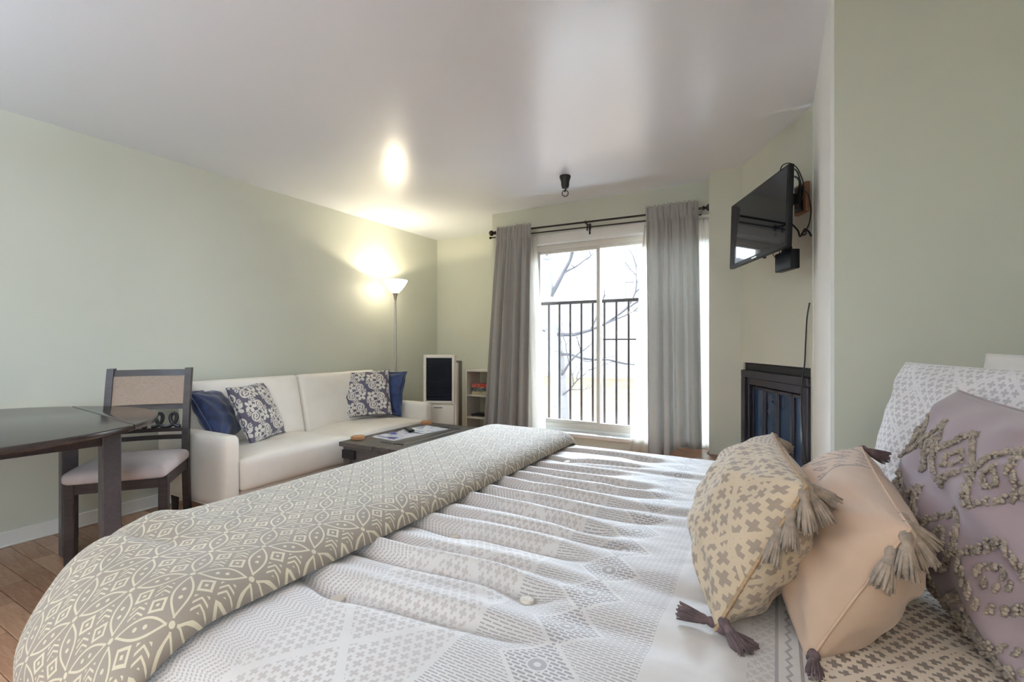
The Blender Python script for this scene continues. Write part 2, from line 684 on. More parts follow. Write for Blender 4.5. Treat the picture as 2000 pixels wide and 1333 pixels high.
def plank_mat():
    m, nt, b = new_mat('laminate_plank')
    oi = nt.nodes.new('ShaderNodeObjectInfo')
    r = X(nt, oi.outputs['Random'])
    co = coords(nt)
    f = noise(nt, co, 7, 5, .6, 1.2, (1.2, 9, 9))
    k = noise(nt, co, 3.2, 2, .5, 0, (1, 3, 1))
    tone = (f * .55 + r * .45)
    base = mixc(nt, (tone - .25) * 2.0, (.31, .145, .078), (.62, .375, .24))
    nt.links.new(mixc(nt, ((k - .70) * 12.0).clamp() * .7, base, (.06, .028, .02)), b.inputs['Base Color'])
    b.inputs['Roughness'].default_value = .24
    bump(nt, b, f, .08, .001)
    return m


M_PLANK = plank_mat()
M_FLOORBASE = pm('floor_underlay', (.09, .05, .03), .6, var=.2)

# ------------------------------------------------------------------ the room
XL, YB, YW, XS, YS = -3.76, 4.75, 4.06, .173, 2.09      # left wall, niche back wall, window wall, stub wall
XR, YF = .98, -2.6
T = .16


def wall(name, boxes, mat=M_WALL):
    mb = MB()
    for b in boxes:
        mb.box(*b)
    return struct(mb.build(name, mat))


floor = MB().box(XL - T, 2.2, YF - T, YB + T, -.12, -.012).build('floor', M_FLOORBASE)
struct(floor)
pw = .092
y = -.55
proto_planks = {}
while y < 2.25:
    x = XL + .004
    first = True
    while x < -1.15:
        L = rnd.choice((.40, .52, .64, .76))
        if first:
            L = rnd.choice((.2, .35, .5))
            first = False
        key = L
        if key not in proto_planks:
            proto_planks[key] = MB().box(0, L - .0022, 0, pw - .0022, -.012, 0, .0012, 1).build('plank', M_PLANK, floor)
            o = proto_planks[key]
        else:
            o = dup(proto_planks[key], floor)
        o.location = (x, y, rnd.uniform(-.0004, .0004))
        x += L
    y += pw
# coarser boards for the rest of the floor, out of sight under the furniture
rest = MB()
yy = YF
while yy < YB - .1:
    if yy > 2.2 or yy < -.65:
        rest.box(XL, 2.1, yy, yy + pw - .002, -.012, 0)
    else:
        rest.box(-1.0, 2.1, yy, yy + pw - .002, -.012, 0)
    yy += pw
tag(rest.build('board_rows', M_PLANK, floor), kind='stuff')

ceil = struct(MB().box(XL - T, 2.2, YF - T, YB + T, H, H + .12).build('ceiling', M_CEIL))
wall('wall_left', [(XL - T, XL, YF - T, YB + T, -.1, H)])
wall('wall_back', [(XL, -2.51, YB, YB + T, -.1, H)])
wall('wall_niche', [(-2.515, -2.36, YW + .161, YB + T, -.1, H)])
# window wall with its opening
WX0, WX1, WZ0, WZ1 = -2.13, -.38, .30, 2.135
wall('wall_window', [(-2.51, WX0, YW, YW + T, -.1, H), (WX1, -.20, YW, YW + T, -.1, H),
                     (WX0, WX1, YW, YW + T, WZ1, H), (WX0, WX1, YW, YW + T, -.1, WZ0)])
# pillar, slanted fireplace wall, stub and alcove walls
pil = MB().prism([(-.447, 3.845), (-.231, 3.859), (-.17, 4.055), (-.447, 4.055)], -.1, H)
struct(pil.build('wall_pillar', M_WALL, smooth=False))
e = Vector((.4459, -.8951, 0))
nrm = Vector((-.8951, -.4459, 0))
P0 = Vector((-.231, 3.859, 0))


def fp(t, n=0.0, z=0.0):
    p = P0 + e * t + nrm * n
    return (p.x, p.y, z)


def fpm(z=0.0):
    # local x = along wall (to the right), local y = into the room, local z up
    return Matrix(((e.x, nrm.x, 0, P0.x), (e.y, nrm.y, 0, P0.y), (0, 0, 1, z), (0, 0, 0, 1)))


fw = MB()
FPM = fpm()
fw.box(0, .905, -.12, 0, 1.0, H, M=FPM)
fw.box(0, .045, -.12, 0, -.1, 1.0, M=FPM)
fw.box(.885, .905, -.12, 0, -.1, 1.0, M=FPM)
struct(fw.build('wall_fireplace', M_WALL))
stub = MB()
stub.box(XS + .012, XR + T, YS, YS + .95, -.1, H, 0)
struct(stub.build('wall_alcove', M_WALL))
struct(MB().box(XS - .0, XS + .012, YS + .004, YS + .955, 0, H).build('trim_1', M_WALLW))
wall('wall_front', [(XL, XR, YF - T, YF, -.1, H)])
FY0, FY1, FZ0, FZ1 = -2.45, -.55, .85, 2.2
wall('wall_right', [(XR, XR + T, YF - T, FY0, -.1, H), (XR, XR + T, FY1, YS, -.1, H), (XR, XR + T, FY0, FY1, FZ1, H), (XR, XR + T, FY0, FY1, -.1, FZ0)])
w2_ob = struct(bpy.data.objects.new('window_added_fill', None))          # window added behind the camera for cool daylight fill
COL.objects.link(w2_ob)
mb = MB()
for q in ((FY0, FY0 + .05, FZ0, FZ1), (FY1 - .05, FY1, FZ0, FZ1), (FY0, FY1, FZ1 - .05, FZ1), (FY0, FY1, FZ0, FZ0 + .05)):
    mb.box(XR + .03, XR + .10, q[0], q[1], q[2], q[3], .003, 1)
mb.build('window_frame', M_FRAME, w2_ob)
for k in range(2):
    a = FY0 + .05 + k * (FY1 - FY0 - .1) / 2
    MB().box(XR + .066, XR + .07, a, a + (FY1 - FY0 - .1) / 2, FZ0 + .05, FZ1 - .05).build('pane', M_GLASS, w2_ob)
    if k:
        MB().box(XR + .035, XR + .095, a - .025, a + .025, FZ0 + .05, FZ1 - .05, .003, 1).build('mullion', M_FRAME, w2_ob)

bbl = MB()
bbl.box(XL, XL + .012, YF, YB, 0, .085, .003, 1)
bbl.box(XL + .012, XL + .020, YF, YB, 0, .012, .003, 1)
struct(bbl.build('baseboard_left', M_WHITE))
struct(MB().box(XL + .02, -2.52, YB - .012, YB, 0, .085, .003, 1).build('baseboard_back', M_WHITE))

# ------------------------------------------------------------------ window
win = struct(bpy.data.objects.new('window_1', None))
COL.objects.link(win)
yo = YW + .075
mb = MB()                                                   # lining of the opening
mb.box(WX0 - .0, WX0 + .03, YW - .004, YW + T, WZ0, WZ1, .003, 1)
mb.box(WX1 - .03, WX1, YW - .004, YW + T, WZ0, WZ1, .003, 1)
mb.box(WX0, -.45, YW - .012, YW, WZ1 - .055, WZ1 + .035, .004, 1)
mb.box(WX0, WX1, YW, YW + T, WZ1 - .055, WZ1, .002, 1)
mb.build('lining', M_WHITE, win)
mb = MB()                                                   # vinyl frame
mb.box(WX0 + .03, WX0 + .075, yo, yo + .07, WZ0 + .035, WZ1 - .055, .004, 1)
mb.box(WX1 - .075, WX1 - .03, yo, yo + .07, WZ0 + .035, WZ1 - .055, .004, 1)
mb.box(WX0 + .03, WX1 - .03, yo, yo + .07, WZ1 - .100, WZ1 - .055, .004, 1)
mb.box(WX0 + .03, WX1 - .03, yo, yo + .07, WZ0 + .035, WZ0 + .075, .004, 1)
mb.build('window_frame', M_FRAME, win)
MX = -1.425
for i, (x0, x1, yy) in enumerate(((WX0 + .07, MX + .02, yo + .036), (MX - .015, WX1 - .07, yo + .006))):
    fr = MB()
    z0, z1 = WZ0 + .07, WZ1 - .098
    for a in ((x0, x0 + .032, z0, z1), (x1 - .032, x1, z0, z1), (x0 + .032, x1 - .032, z1 - .03, z1), (x0 + .032, x1 - .032, z0, z0 + .035)):
        fr.box(a[0], a[1], yy, yy + .026, a[2], a[3], .003, 1)
    s = fr.build('sash', M_FRAME, win)
    MB().box(x0 + .03, x1 - .03, yy + .011, yy + .015, z0 + .03, z1 - .028).build('pane', M_GLASS, s)
MB().box(MX + .02, WX1 - .1, yo + .075, yo + .09, 1.165, 1.178, .002, 1).build('screen_bar', M_RAIL, win)
mb = MB()
mb.box(WX0 - .03, -.46, YW - .045, YW + .0, WZ0 - .022, WZ0 + .012, .005, 2)
mb.box(WX0, WX1, YW, YW + .10, WZ0 - .022, WZ0 + .012, .005, 2)
mb.box(WX0 + .03, WX1 - .03, YW + .07, YW + T, WZ0 + .012, WZ0 + .036, .003, 1)
mb.build('window_sill', M_WHITE, win)
MB().box(MX - .012, MX + .010, yo - .006, yo + .006, 1.02, 1.10, .003, 1).build('latch', M_FRAME, win)

# ------------------------------------------------------------------ outdoors
def emat(name, c, **k):
    return pm(name, c, .9, **k)


ex = Vector((0, 0, 0))
gx = np.linspace(-30, 16, 40)
gy = np.array([4.6, 5.2, 6, 8, 10, 12, 14, 16, 17, 22, 40])
gz = np.array([-.35, -.42, -.45, -.35, -.22, -.08, .05, .17, .2, .3, .5])
P = np.zeros((len(gx), len(gy), 3))
rs = np.random.RandomState(3)
for i, a in enumerate(gx):
    for j, b in enumerate(gy):
        P[i, j] = (a, b, gz[j] + rs.uniform(-.03, .03) - .25)
struct(MB().grid(P).build('ground_slope', pm('dry_grass_ground', (.135, .088, .052), .95, var=.25, nscale=3, bstr=.5, bscale=30)))

struct(MB().box(-8, 5, 4.23, 6.9, -.62, -.44).build('floor_patio', pm('pale_concrete', (.74, .74, .74), .9, var=.06, bstr=.2, bscale=20)))
bt = thing('apartment_building', 'pale apartment building seen beyond the bare tree through the window', 'building', (-9, 16, -.4))
MB().box(-11, 12, 0, 8, 0, 5.4).build('wall', pm('pale_stucco', (.27, .262, .268), .9, var=.06, nscale=.8, bstr=.3, bscale=12), bt)
M_EXW = pm('far_window_glass', (.135, .130, .130), .7, var=.4, nscale=4)
M_EXF = pm('far_window_frame', (.15, .15, .155), .6, var=.05)
for x0, x1, z0, z1 in ((-4.518, -3.85, 3.73, 4.57), (-4.518, -3.85, 2.555, 3.22)):
    fr = MB()
    a, b, c, d = x0 + 9, x1 + 9, z0 + .4, z1 + .4
    for q in ((a - .06, a, c - .06, d + .06), (b, b + .06, c - .06, d + .06), (a, b, d, d + .06), (a, b, c - .06, c), ((a + b) / 2 - .025, (a + b) / 2 + .025, c, d)):
        fr.box(q[0], q[1], -.05, .02, q[2], q[3])
    w = fr.build('window', M_EXF, bt)
    MB().box(a, b, -.02, .01, c, d).build('pane', M_EXW, w)
MB().box(-11, 12, -.12, 0, 0, .45).build('plinth', pm('grey_plinth', (.17, .16, .155), .9), bt)

tr = thing('birch_tree', 'bare pale-barked birch tree standing just outside the balcony railing', 'tree', (-3.2, 7.5, -.72))
bark, nt, b = new_mat('birch_bark')
co = coords(nt)
f = noise(nt, co, 6, 4, .6, .5, (1, 1, 3.5))
nt.links.new(mixc(nt, ((f - .60) * 9.0).clamp(), (.105, .099, .100), (.034, .031, .032)), b.inputs['Base Color'])
b.inputs['Roughness'].default_value = .9
bump(nt, b, f, .3, .01)
M_TWIG = pm('grey_twig_bark', (.036, .034, .038), .9, var=.2)
off = Vector((-3.2, 7.5, -.72))


def w2(pt):
    return Vector(pt) - off


tk = [(-3.20, 7.5, -.75), (-3.23, 7.5, -.3), (-3.27, 7.5, .35), (-3.30, 7.5, .85), (-3.36, 7.5, 1.2), (-3.45, 7.5, 1.5), (-3.50, 7.5, 1.95), (-3.53, 7.5, 2.5), (-3.58, 7.5, 3.1), (-3.6, 7.5, 4.2), (-3.5, 7.5, 5.4)]
MB().tube([w2(p) for p in tk], [.15, .14, .13, .125, .125, .125, .12, .115, .105, .09, .06], 14).build('trunk', bark, tr)


def branch(p0, d, L, r, depth, mb):
    pts, rr = [Vector(p0)], [r]
    d = Vector(d).normalized()
    n = 6
    for i in range(n):
        d = (d + Vector((rnd.uniform(-.28, .28), rnd.uniform(-.28, .28), rnd.uniform(-.2, .26)))).normalized()
        pts.append(pts[-1] + d * L / n)
        rr.append(r * (1 - .8 * (i + 1) / n))
        if depth > 0 and i > 0 and rnd.random() < .85:
            dd = (d + Vector((rnd.uniform(-.9, .9), rnd.uniform(-.6, .6), rnd.uniform(-.5, .9)))).normalized()
            branch(pts[-1], dd, L * rnd.uniform(.35, .6), r * .5, depth - 1, mb)
    mb.tube([w2(p) for p in pts], rr, 5)


for p0, d, L, r in (((-3.45, 7.45, 1.9), (.7, -.05, .75), 1.5, .045), ((-3.28, 7.45, 1.28), (1, -.05, .12), 1.8, .036),
                    ((-3.26, 7.45, .95), (1, -.1, .05), 1.5, .028), ((-3.24, 7.45, .55), (.6, -.1, .6), 1.1, .028),
                    ((-3.55, 7.45, 2.6), (.6, -.2, .8), 1.5, .035), ((-3.5, 7.5, 1.9), (-.7, .1, .4), 1.2, .03),
                    ((-3.4, 7.5, 1.3), (-.9, 0, .1), 1.0, .025), ((-3.6, 7.5, 3.4), (.8, 0, .3), 1.6, .035),
                    ((-3.25, 7.45, .2), (.8, -.2, .25), .9, .02), ((-3.6, 7.5, 4.0), (.9, .1, .6), 1.8, .035)):
    bmb = MB()
    branch(p0, d, L, r, 2, bmb)
    bmb.build('branch', M_TWIG, tr)

rl = thing('balcony_railing', 'dark brown metal balcony railing with upright bars outside the window', 'railing', (-1.45, 4.34, .2))
YR = 0.0
MB().box(-.85, 1.1, -.02, .02, 1.322, 1.352, .004, 1).build('top_rail', M_RAIL, rl)
MB().box(-.85, 1.1, -.016, .016, .125, .150, .003, 1).build('bottom_rail', M_RAIL, rl)
for px_ in (-.84, 1.09):
    MB().box(px_ - .02, px_ + .02, -.02, .02, -.64, 1.322, .003, 1).build('post', M_RAIL, rl)
p0 = None
for k in range(17):
    if p0 is None:
        p0 = MB().box(-.009, .009, -.009, .009, .14, 1.33, .001, 1).build('baluster', M_RAIL, rl)
        o = p0
    else:
        o = dup(p0, rl)
    o.location.x = -.79 + .116 * k

# ------------------------------------------------------------------ curtain rod and curtains
rod = thing('curtain_rod', 'dark bronze double curtain rod with ball finials above the window', 'curtain rod', (-1.47, 3.95, 2.24))
mb = MB()
mb.tube([(-.95, 0, -.02), (.98, 0, -.045)], .0085, 10)
mb.build('outer_rod', M_BRONZE, rod)
MB().tube([(-1.0, .035, -.055), (.95, .035, -.085)], .006, 10).build('inner_rod', M_BRONZE, rod)
for sx, xx, zz in ((-1, -.95, -.02), (1, .98, -.045)):
    R = Matrix.Translation((xx, 0, zz)) @ Matrix.Rotation(sx * PI / 2, 4, 'Y')
    MB().lathe([(.009, -.02), (.017, -.015), (.017, -.004), (.010, 0), (.012, .01), (.024, .018), (.029, .032), (.024, .046), (.012, .054), (.002, .056)], 16, M=R).build('finial', M_BRONZE, rod)
MB().lathe([(.006, 0), (.013, .012), (.013, .022), (.003, .028)], 12, M=Matrix.Translation((-1.0, .035, -.055)) @ Matrix.Rotation(-PI / 2, 4, 'Y')).build('finial', M_BRONZE, rod)
for xx, zz in ((-.9, -.02), (.0, -.032), (.90, -.044)):
    b_ = MB()
    b_.box(xx - .006, xx + .006, -.012, .108, zz - .016, zz - .006, .001, 1)
    b_.box(xx - .009, xx + .009, .098, .109, zz - .09, zz + .01, .001, 1)
    b_.tube([(xx, -.012, zz - .012), (xx, -.014, zz + .012)], .004, 6)
    b_.box(xx - .005, xx + .005, .026, .034, zz - .07, zz - .008, .001, 1)
    b_.build('bracket', M_BRONZE, rod)


def drape(name, label, xt0, xt1, xb0, xb1, y0, ztop, zbot, folds, amp, mat, group, ruffle=True, seed=0, th=.0016, ab=1.6, lift=None):
    rg = np.random.RandomState(seed)
    nu, nv = 220, 46
    U = np.linspace(0, 1, nu)
    ph = rg.uniform(0, 6.28, 6)
    cum = U + .018 * np.sin(2 * PI * 2 * U + ph[0]) + .014 * np.sin(2 * PI * 3.3 * U + ph[1])
    fold = np.sin(2 * PI * folds * cum)
    fold = np.sign(fold) * np.abs(fold) ** .8 + .25 * np.sin(2 * PI * folds * 1.73 * cum + ph[2])
    fine = np.sin(2 * PI * folds * 3.1 * cum + ph[3]) * .6 + np.sin(2 * PI * folds * 4.7 * cum + ph[4]) * .4
    V = np.concatenate([np.linspace(0, .06, 10), np.linspace(.07, 1, nv - 10)])
    Pm = np.zeros((nu, nv, 3))
    for j, t in enumerate(V):
        w = t ** .9
        x0 = xt0 + (xb0 - xt0) * w
        x1 = xt1 + (xb1 - xt1) * w
        X_ = x0 + (x1 - x0) * U
        gather = math.exp(-t * 22)
        a = amp * (.35 + ab * t ** .6) * (1 - gather * .8)
        Y_ = y0 + a * fold * (.9 + .1 * math.sin(3 * t + 1)) + .012 * fine * math.exp(-t * 6)
        X_ = X_ + .25 * a * np.cos(2 * PI * folds * cum) 
        zb = zbot if lift is None else zbot + (lift - zbot) * np.clip((U - .45) / .1, 0, 1)
        Z_ = ztop - (ztop - zb) * t
        if ruffle and t < .06:
            # header ruffle above the rod pocket
            d = 1 - t / .06
            Y_ = y0 + .015 * fine + .013 * np.cos(d * 3) * fold * .4
            Z_ = Z_ + .013 * d * fine
            Y_ = np.minimum(Y_ - .006, y0 - .010)
        Pm[:, j, 0], Pm[:, j, 1], Pm[:, j, 2] = X_, Y_, Z_
    o = MB().grid(Pm, flip=True).build(name, mat, angle=None)
    md = o.modifiers.new('thickness', 'SOLIDIFY')
    md.thickness = th
    md.offset = 0
    tag(o, label, 'curtain', group)
    return o


drape('curtain', 'grey linen curtain on the left side of the window', -2.385, -2.005, -2.56, -2.035, 3.945, 2.262, .03, 4.5, .022, M_DRAPE, 'grey curtains', seed=1)
drape('curtain', 'grey linen curtain on the right side of the window, ending on the hearth', -.945, -.535, -.94, -.50, 3.945, 2.262, .20, 4.5, .021, M_DRAPE, 'grey curtains', seed=5, lift=.305)
drape('sheer_curtain', 'ivory sheer curtain peeking out beside the left grey curtain', -2.33, -1.985, -2.36, -1.87, 4.002, 2.155, .05, 6, .010, M_SHEER, 'ivory sheer curtains', False, 3, .0008, .9)
drape('sheer_curtain', 'ivory sheer curtain peeking out on both sides of the right grey curtain', -.975, -.462, -1.10, -.455, 4.002, 2.13, .20, 7, .010, M_SHEER, 'ivory sheer curtains', False, 4, .0008, .9, lift=.305)

# ------------------------------------------------------------------ ceiling hook
hk = thing('ceiling_hook_mount', 'small black ceiling mount with a hook and ring', 'hook', (-1.436, 3.40, H))
MB().lathe([(.0, 0), (.042, 0), (.044, -.012), (.040, -.022), (.034, -.042), (.032, -.050), (.032, -.072), (.029, -.078), (.027, -.092), (.020, -.098), (.0, -.098)], 24, cap=False).build('canopy', M_BLACK, hk)
MB().tube([(0, 0, -.095), (.004, 0, -.108), (.0, 0, -.118), (-.006, 0, -.124)], .006, 8).build('stem', M_BLACK, hk)
MB().tube([(.024 * math.cos(a) * .85 - .0, .024 * math.cos(a) * .5, -.136 + .024 * math.sin(a)) for a in np.linspace(0, 2 * PI, 25)], .0034, 8).build('ring', M_BLACK, hk)

# ------------------------------------------------------------------ added fill lamps out of view (behind the camera) and torchiere
tl = thing('torchiere_lamp', 'lit torchiere floor lamp with a white bowl shade in the corner behind the sofa', 'floor lamp', (-3.5, 3.72, 0))
MB().lathe([(0, 0), (.125, 0), (.125, .012), (.11, .022), (.03, .032), (.015, .05), (0, .05)], 32, cap=False).build('base', M_CHROME, tl)
MB().tube([(0, 0, .04), (0, 0, 1.64)], .0105, 12).build('pole', M_CHROME, tl)
MB().lathe([(.0105, 1.59), (.014, 1.60), (.020, 1.635), (.031, 1.662), (.031, 1.668), (0, 1.668)], 20, cap=False).build('socket', M_CHROME, tl)
M_SHADE, nt, b = new_mat('lit_frosted_glass')
tcn = nt.nodes.new('ShaderNodeBsdfTranslucent')
tcn.inputs[0].default_value = (.95, .90, .80, 1)
b.inputs['Base Color'].default_value = (.9, .88, .82, 1)
b.inputs['Emission Color'].default_value = (1.0, .93, .78, 1)
b.inputs['Emission Strength'].default_value = 11.0
mx = nt.nodes.new('ShaderNodeMixShader')
mx.inputs[0].default_value = .6
nt.links.new(b.outputs[0], mx.inputs[1])
nt.links.new(tcn.outputs[0], mx.inputs[2])
nt.links.new(mx.outputs[0], nt.nodes['Material Output'].inputs[0])
MB().lathe([(.030, 1.662), (.040, 1.672), (.070, 1.705), (.100, 1.745), (.124, 1.790), (.126, 1.797), (.122, 1.797), (.120, 1.790), (.097, 1.748), (.066, 1.710), (.036, 1.678), (.026, 1.672)], 40, cap=False).build('shade', M_SHADE, tl)
M_BULB = emis('lit_bulb', (1, .9, .72), 20)
MB().lathe([(.008, 1.668), (.010, 1.685), (.016, 1.70), (.019, 1.712), (.014, 1.726), (.002, 1.732)], 16, cap=False).build('bulb', M_BULB, tl)
pl_ = bpy.data.lights.new('torchiere_light', 'POINT')
pl_.energy = TORCH_POWER
pl_.color = (1.0, .85, .58)
pl_.shadow_soft_size = .012
po = bpy.data.objects.new('torchiere_light', pl_)
po.location = (-3.5, 3.72, 1.746)
COL.objects.link(po)
for i, (lx, ly, lc, lk) in enumerate(FILL_UPLIGHTS):                     # copies of the torchiere added behind the camera to brighten the ceiling
    t2 = dup(tl)
    t2.location = (lx, ly, 0)
    t2['label'] = ('bowl floor lamp added behind the camera as fill on the dining side', 'bowl floor lamp added behind the camera as fill near the added window')[i]
    t2['group'] = 'bowl floor lamps added behind the camera as fill'
    for c_ in list(tl.children):
        if not c_.name.startswith('bulb'):
            dup(c_, t2)


# ------------------------------------------------------------------ soft boxes
def rbox(w, d, h, r, n=(24, 18, 6), puff=None, groove=None):
    """rounded box surface centred in x,y with z from 0 to h; returns MB with metre UVs. puff(x,y)->dz for the top, groove too"""
    mb = MB()

    def face(nu, nv, fn, uvf, flip):
        P = np.zeros((nu + 1, nv + 1, 3))
        Q = np.zeros((nu + 1, nv + 1, 2))
        for i in range(nu + 1):
            for j in range(nv + 1):
                p = np.array(fn(i / nu * 2 - 1, j / nv * 2 - 1))
                c = np.array([np.clip(p[0], -w / 2 + r, w / 2 - r), np.clip(p[1], -d / 2 + r, d / 2 - r), np.clip(p[2], r, h - r)])
                dv = p - c
                L = np.linalg.norm(dv)
                q = c + dv / L * r if L > 1e-9 else p
                if puff is not None:
                    k = max(0, (q[2] / h)) ** 2
                    q = q + np.array([0, 0, puff(q[0] / (w / 2), q[1] / (d / 2)) * k])
                P[i, j] = q
                Q[i, j] = uvf(p)
        mb.grid(P, Q, flip=flip)

    def sp(t):  # denser near the edges
        return math.sin(t * PI / 2) * .55 + t * .45
    nx, ny, nz = n
    face(nx, ny, lambda a, b: (sp(a) * w / 2, sp(b) * d / 2, h), lambda p: (p[0], p[1]), False)
    face(nx, ny, lambda a, b: (sp(a) * w / 2, sp(b) * d / 2, 0), lambda p: (p[0], p[1]), True)
    face(nx, nz, lambda a, b: (sp(a) * w / 2, -d / 2, (sp(b) + 1) * h / 2), lambda p: (p[0], p[2] - d / 2), False)
    face(nx, nz, lambda a, b: (sp(a) * w / 2, d / 2, (sp(b) + 1) * h / 2), lambda p: (p[0], d / 2 - p[2]), True)
    face(ny, nz, lambda a, b: (w / 2, sp(a) * d / 2, (sp(b) + 1) * h / 2), lambda p: (p[2], p[1]), False)
    face(ny, nz, lambda a, b: (-w / 2, sp(a) * d / 2, (sp(b) + 1) * h / 2), lambda p: (-p[2], p[1]), True)
    return mb


def weld(o, dist=1e-5):
    bm = bmesh.new()
    bm.from_mesh(o.data)
    bmesh.ops.remove_doubles(bm, verts=bm.verts, dist=dist)
    bm.to_mesh(o.data)
    bm.free()
    return o


# ------------------------------------------------------------------ sofa (back towards the left wall, along Y)
SX, SY0, SY1 = -3.66, 1.588, 3.53
so = thing('sofa', 'cream white leatherette futon sofa with low track arms along the left wall', 'sofa', (-3.2, (SY0 + SY1) / 2, 0))
hw = (SY1 - SY0) / 2
AW = .105


def softarm(yc):
    mb = rbox(.80, AW, .435, .035, (12, 8, 10))
    o = weld(mb.build('arm', M_LEATHER, so, angle=None))
    o.location = (-.04, yc, .145)
    return o


softarm(-hw + AW / 2)
softarm(hw - AW / 2)
inner = hw - AW


def seat_puff(a, b):
    # gentle crown with a cross seam through the middle of each half
    z = .035 * (1 - a ** 4) * (1 - b ** 4)
    z -= .016 * math.exp(-((a + .05) / .045) ** 2) * (1 - b ** 6)
    z -= .010 * math.exp(-((b) / .06) ** 2) * (1 - a ** 6) * (1 if a < 0 else .3)
    z -= .012 * math.exp(-((a + .05) ** 2 + b ** 2) / .02)
    return z


def back_puff(a, b):
    z = .028 * (1 - a ** 4) * (1 - b ** 4)
    z -= .007 * math.exp(-((b - .05) / .04) ** 2) * (1 - a ** 6)
    z -= .014 * math.exp(-(((a) / .09) ** 2 + ((b - .05) / .09) ** 2))
    return z


for s in (-1, 1):
    mb = rbox(.66, inner - .004, .20, .03, (26, 30, 8), seat_puff)
    o = weld(mb.build('seat_cushion', M_LEATHER, so, angle=None))
    o.location = (.035, s * inner / 2, .215)
    o.rotation_euler = (0, math.radians(-2), 0)
    # backrest half: local x = along the sofa, local y = up, local z = forward
    mb = rbox(inner - .004, .50, .16, .035, (30, 26, 6), back_puff)
    o = weld(mb.build('back_cushion', M_LEATHER, so, angle=None))
    u = Vector((0, 1, 0))
    v = Vector((-.24, 0, .97))
    o.matrix_local = axes((-.385, s * inner / 2, .600), u, v)
MB().box(-.36, .32, -hw + .02, hw - .02, .13, .22, .01, 1).build('base_frame', M_LEATHER, so)
for x in (-.34, .28):
    for yy in (-hw + .07, hw - .07):
        MB().lathe([(.018, 0), (.026, .15)], 14, (x, yy, 0)).build('leg', M_DARKWOOD, so)


# ------------------------------------------------------------------ pillows
def pillow_mesh(W, Hh, Tk, n=44, pinch=.07, seed=0, wr=.006, power=.42, sag=0.0, m=2.0):
    rg = np.random.RandomState(seed)
    A = np.sin(np.linspace(-1, 1, n) * PI / 2) * .6 + np.linspace(-1, 1, n) * .4
    a, b = np.meshgrid(A, A, indexing='ij')
    x = W / 2 * a * (1 - pinch * (1 - b ** 2) * a ** 2)
    y = Hh / 2 * b * (1 - pinch * (1 - a ** 2) * b ** 2)
    base = np.clip((1 - np.abs(a) ** m) * (1 - np.abs(b) ** m), 0, 1) ** power
    t = Tk / 2 * base
    k = rg.uniform(-1, 1, 8)
    w1 = np.sin(9 * a + 6 * b + k[0] * 6) * np.sin(4 * b - 3 * a + k[1] * 6) + .6 * np.sin(16 * b + 5 * a + k[2] * 6)
    w2_ = np.sin(11 * b - 6 * a + k[3] * 6) * np.sin(5 * a + 2 * b + k[4] * 6) + .6 * np.sin(15 * a - 7 * b + k[5] * 6)
    # creases running in from the corners
    for cx in (-1, 1):
        for cy in (-1, 1):
            dx, dy = 1 - a * cx, 1 - b * cy
            r = np.hypot(dx, dy)
            an = np.arctan2(dy, dx)
            w1 = w1 + 1.6 * np.sin(an * 9 + k[6] * 5 + cx) * np.exp(-((r - .45) / .3) ** 2)
            w2_ = w2_ + 1.6 * np.sin(an * 8 + k[7] * 5 + cy) * np.exp(-((r - .45) / .3) ** 2)
    zf = t + wr * w1 * np.clip(base, 0, 1)
    zb = -t + wr * w2_ * np.clip(base, 0, 1)
    if sag:
        y = y - sag * (1 - b) * np.clip(base, 0, 1) * .0
    c0 = n // 2
    lu = np.concatenate([np.zeros((1, n)), np.cumsum(np.hypot(np.diff(x, axis=0), np.diff(t, axis=0)), axis=0)], 0)
    lv = np.concatenate([np.zeros((n, 1)), np.cumsum(np.hypot(np.diff(y, axis=1), np.diff(t, axis=1)), axis=1)], 1)
    uv = np.stack([lu - .5 * (lu[c0 - 1:c0] + lu[c0:c0 + 1]), lv - .5 * (lv[:, c0 - 1:c0] + lv[:, c0:c0 + 1])], -1)
    mb = MB()
    mb.grid(np.stack([x, y, zf], -1), uv)
    mb.grid(np.stack([x, y, zb], -1), uv, flip=True)
    rim = [(x[i, 0], y[i, 0], 0) for i in range(n)] + [(x[-1, j], y[-1, j], 0) for j in range(1, n)] + \
          [(x[i, -1], y[i, -1], 0) for i in range(n - 2, -1, -1)] + [(x[0, j], y[0, j], 0) for j in range(n - 2, -1, -1)]

    def surf(px, py, back=False):
        i = np.argmin((x - px) ** 2 + (y - py) ** 2)
        i, j = np.unravel_index(i, x.shape)
        return float((zb if back else zf)[i, j])
    return mb, rim, surf


def pillow(name, label, c, u, v, W, Hh, Tk, mat, group=None, seed=0, pinch=.07, piping=None, prad=.0035, wr=.005, power=.42, flange=0.0, cat='pillow', m=2.0):
    M = axes(c, u, v)
    t = thing(name, label, cat, M=M, group=group)
    mb, rim, surf = pillow_mesh(W, Hh, Tk, seed=seed, pinch=pinch, wr=wr, power=power, m=m)
    o = weld(mb.build('cover', mat, t, angle=None), 1e-6)
    if piping is not None:
        if flange:
            fl = MB()
            R1 = np.array(rim)
            R2 = R1 * np.array([1 + 2 * flange / W, 1 + 2 * flange / Hh, 1])
            R2[:, 2] = .004 * np.sin(np.arange(len(R2)) * .5)
            fl.grid(np.stack([R1, R2], 1), np.stack([R1[:, :2], R2[:, :2]], 1))
            fo = fl.build('flange', piping, t, angle=None)
            md = fo.modifiers.new('thickness', 'SOLIDIFY')
            md.thickness = .004
        else:
            MB().tube(rim, prad, 6, cap=False).build('seam', piping, t, angle=None)
    return t, surf


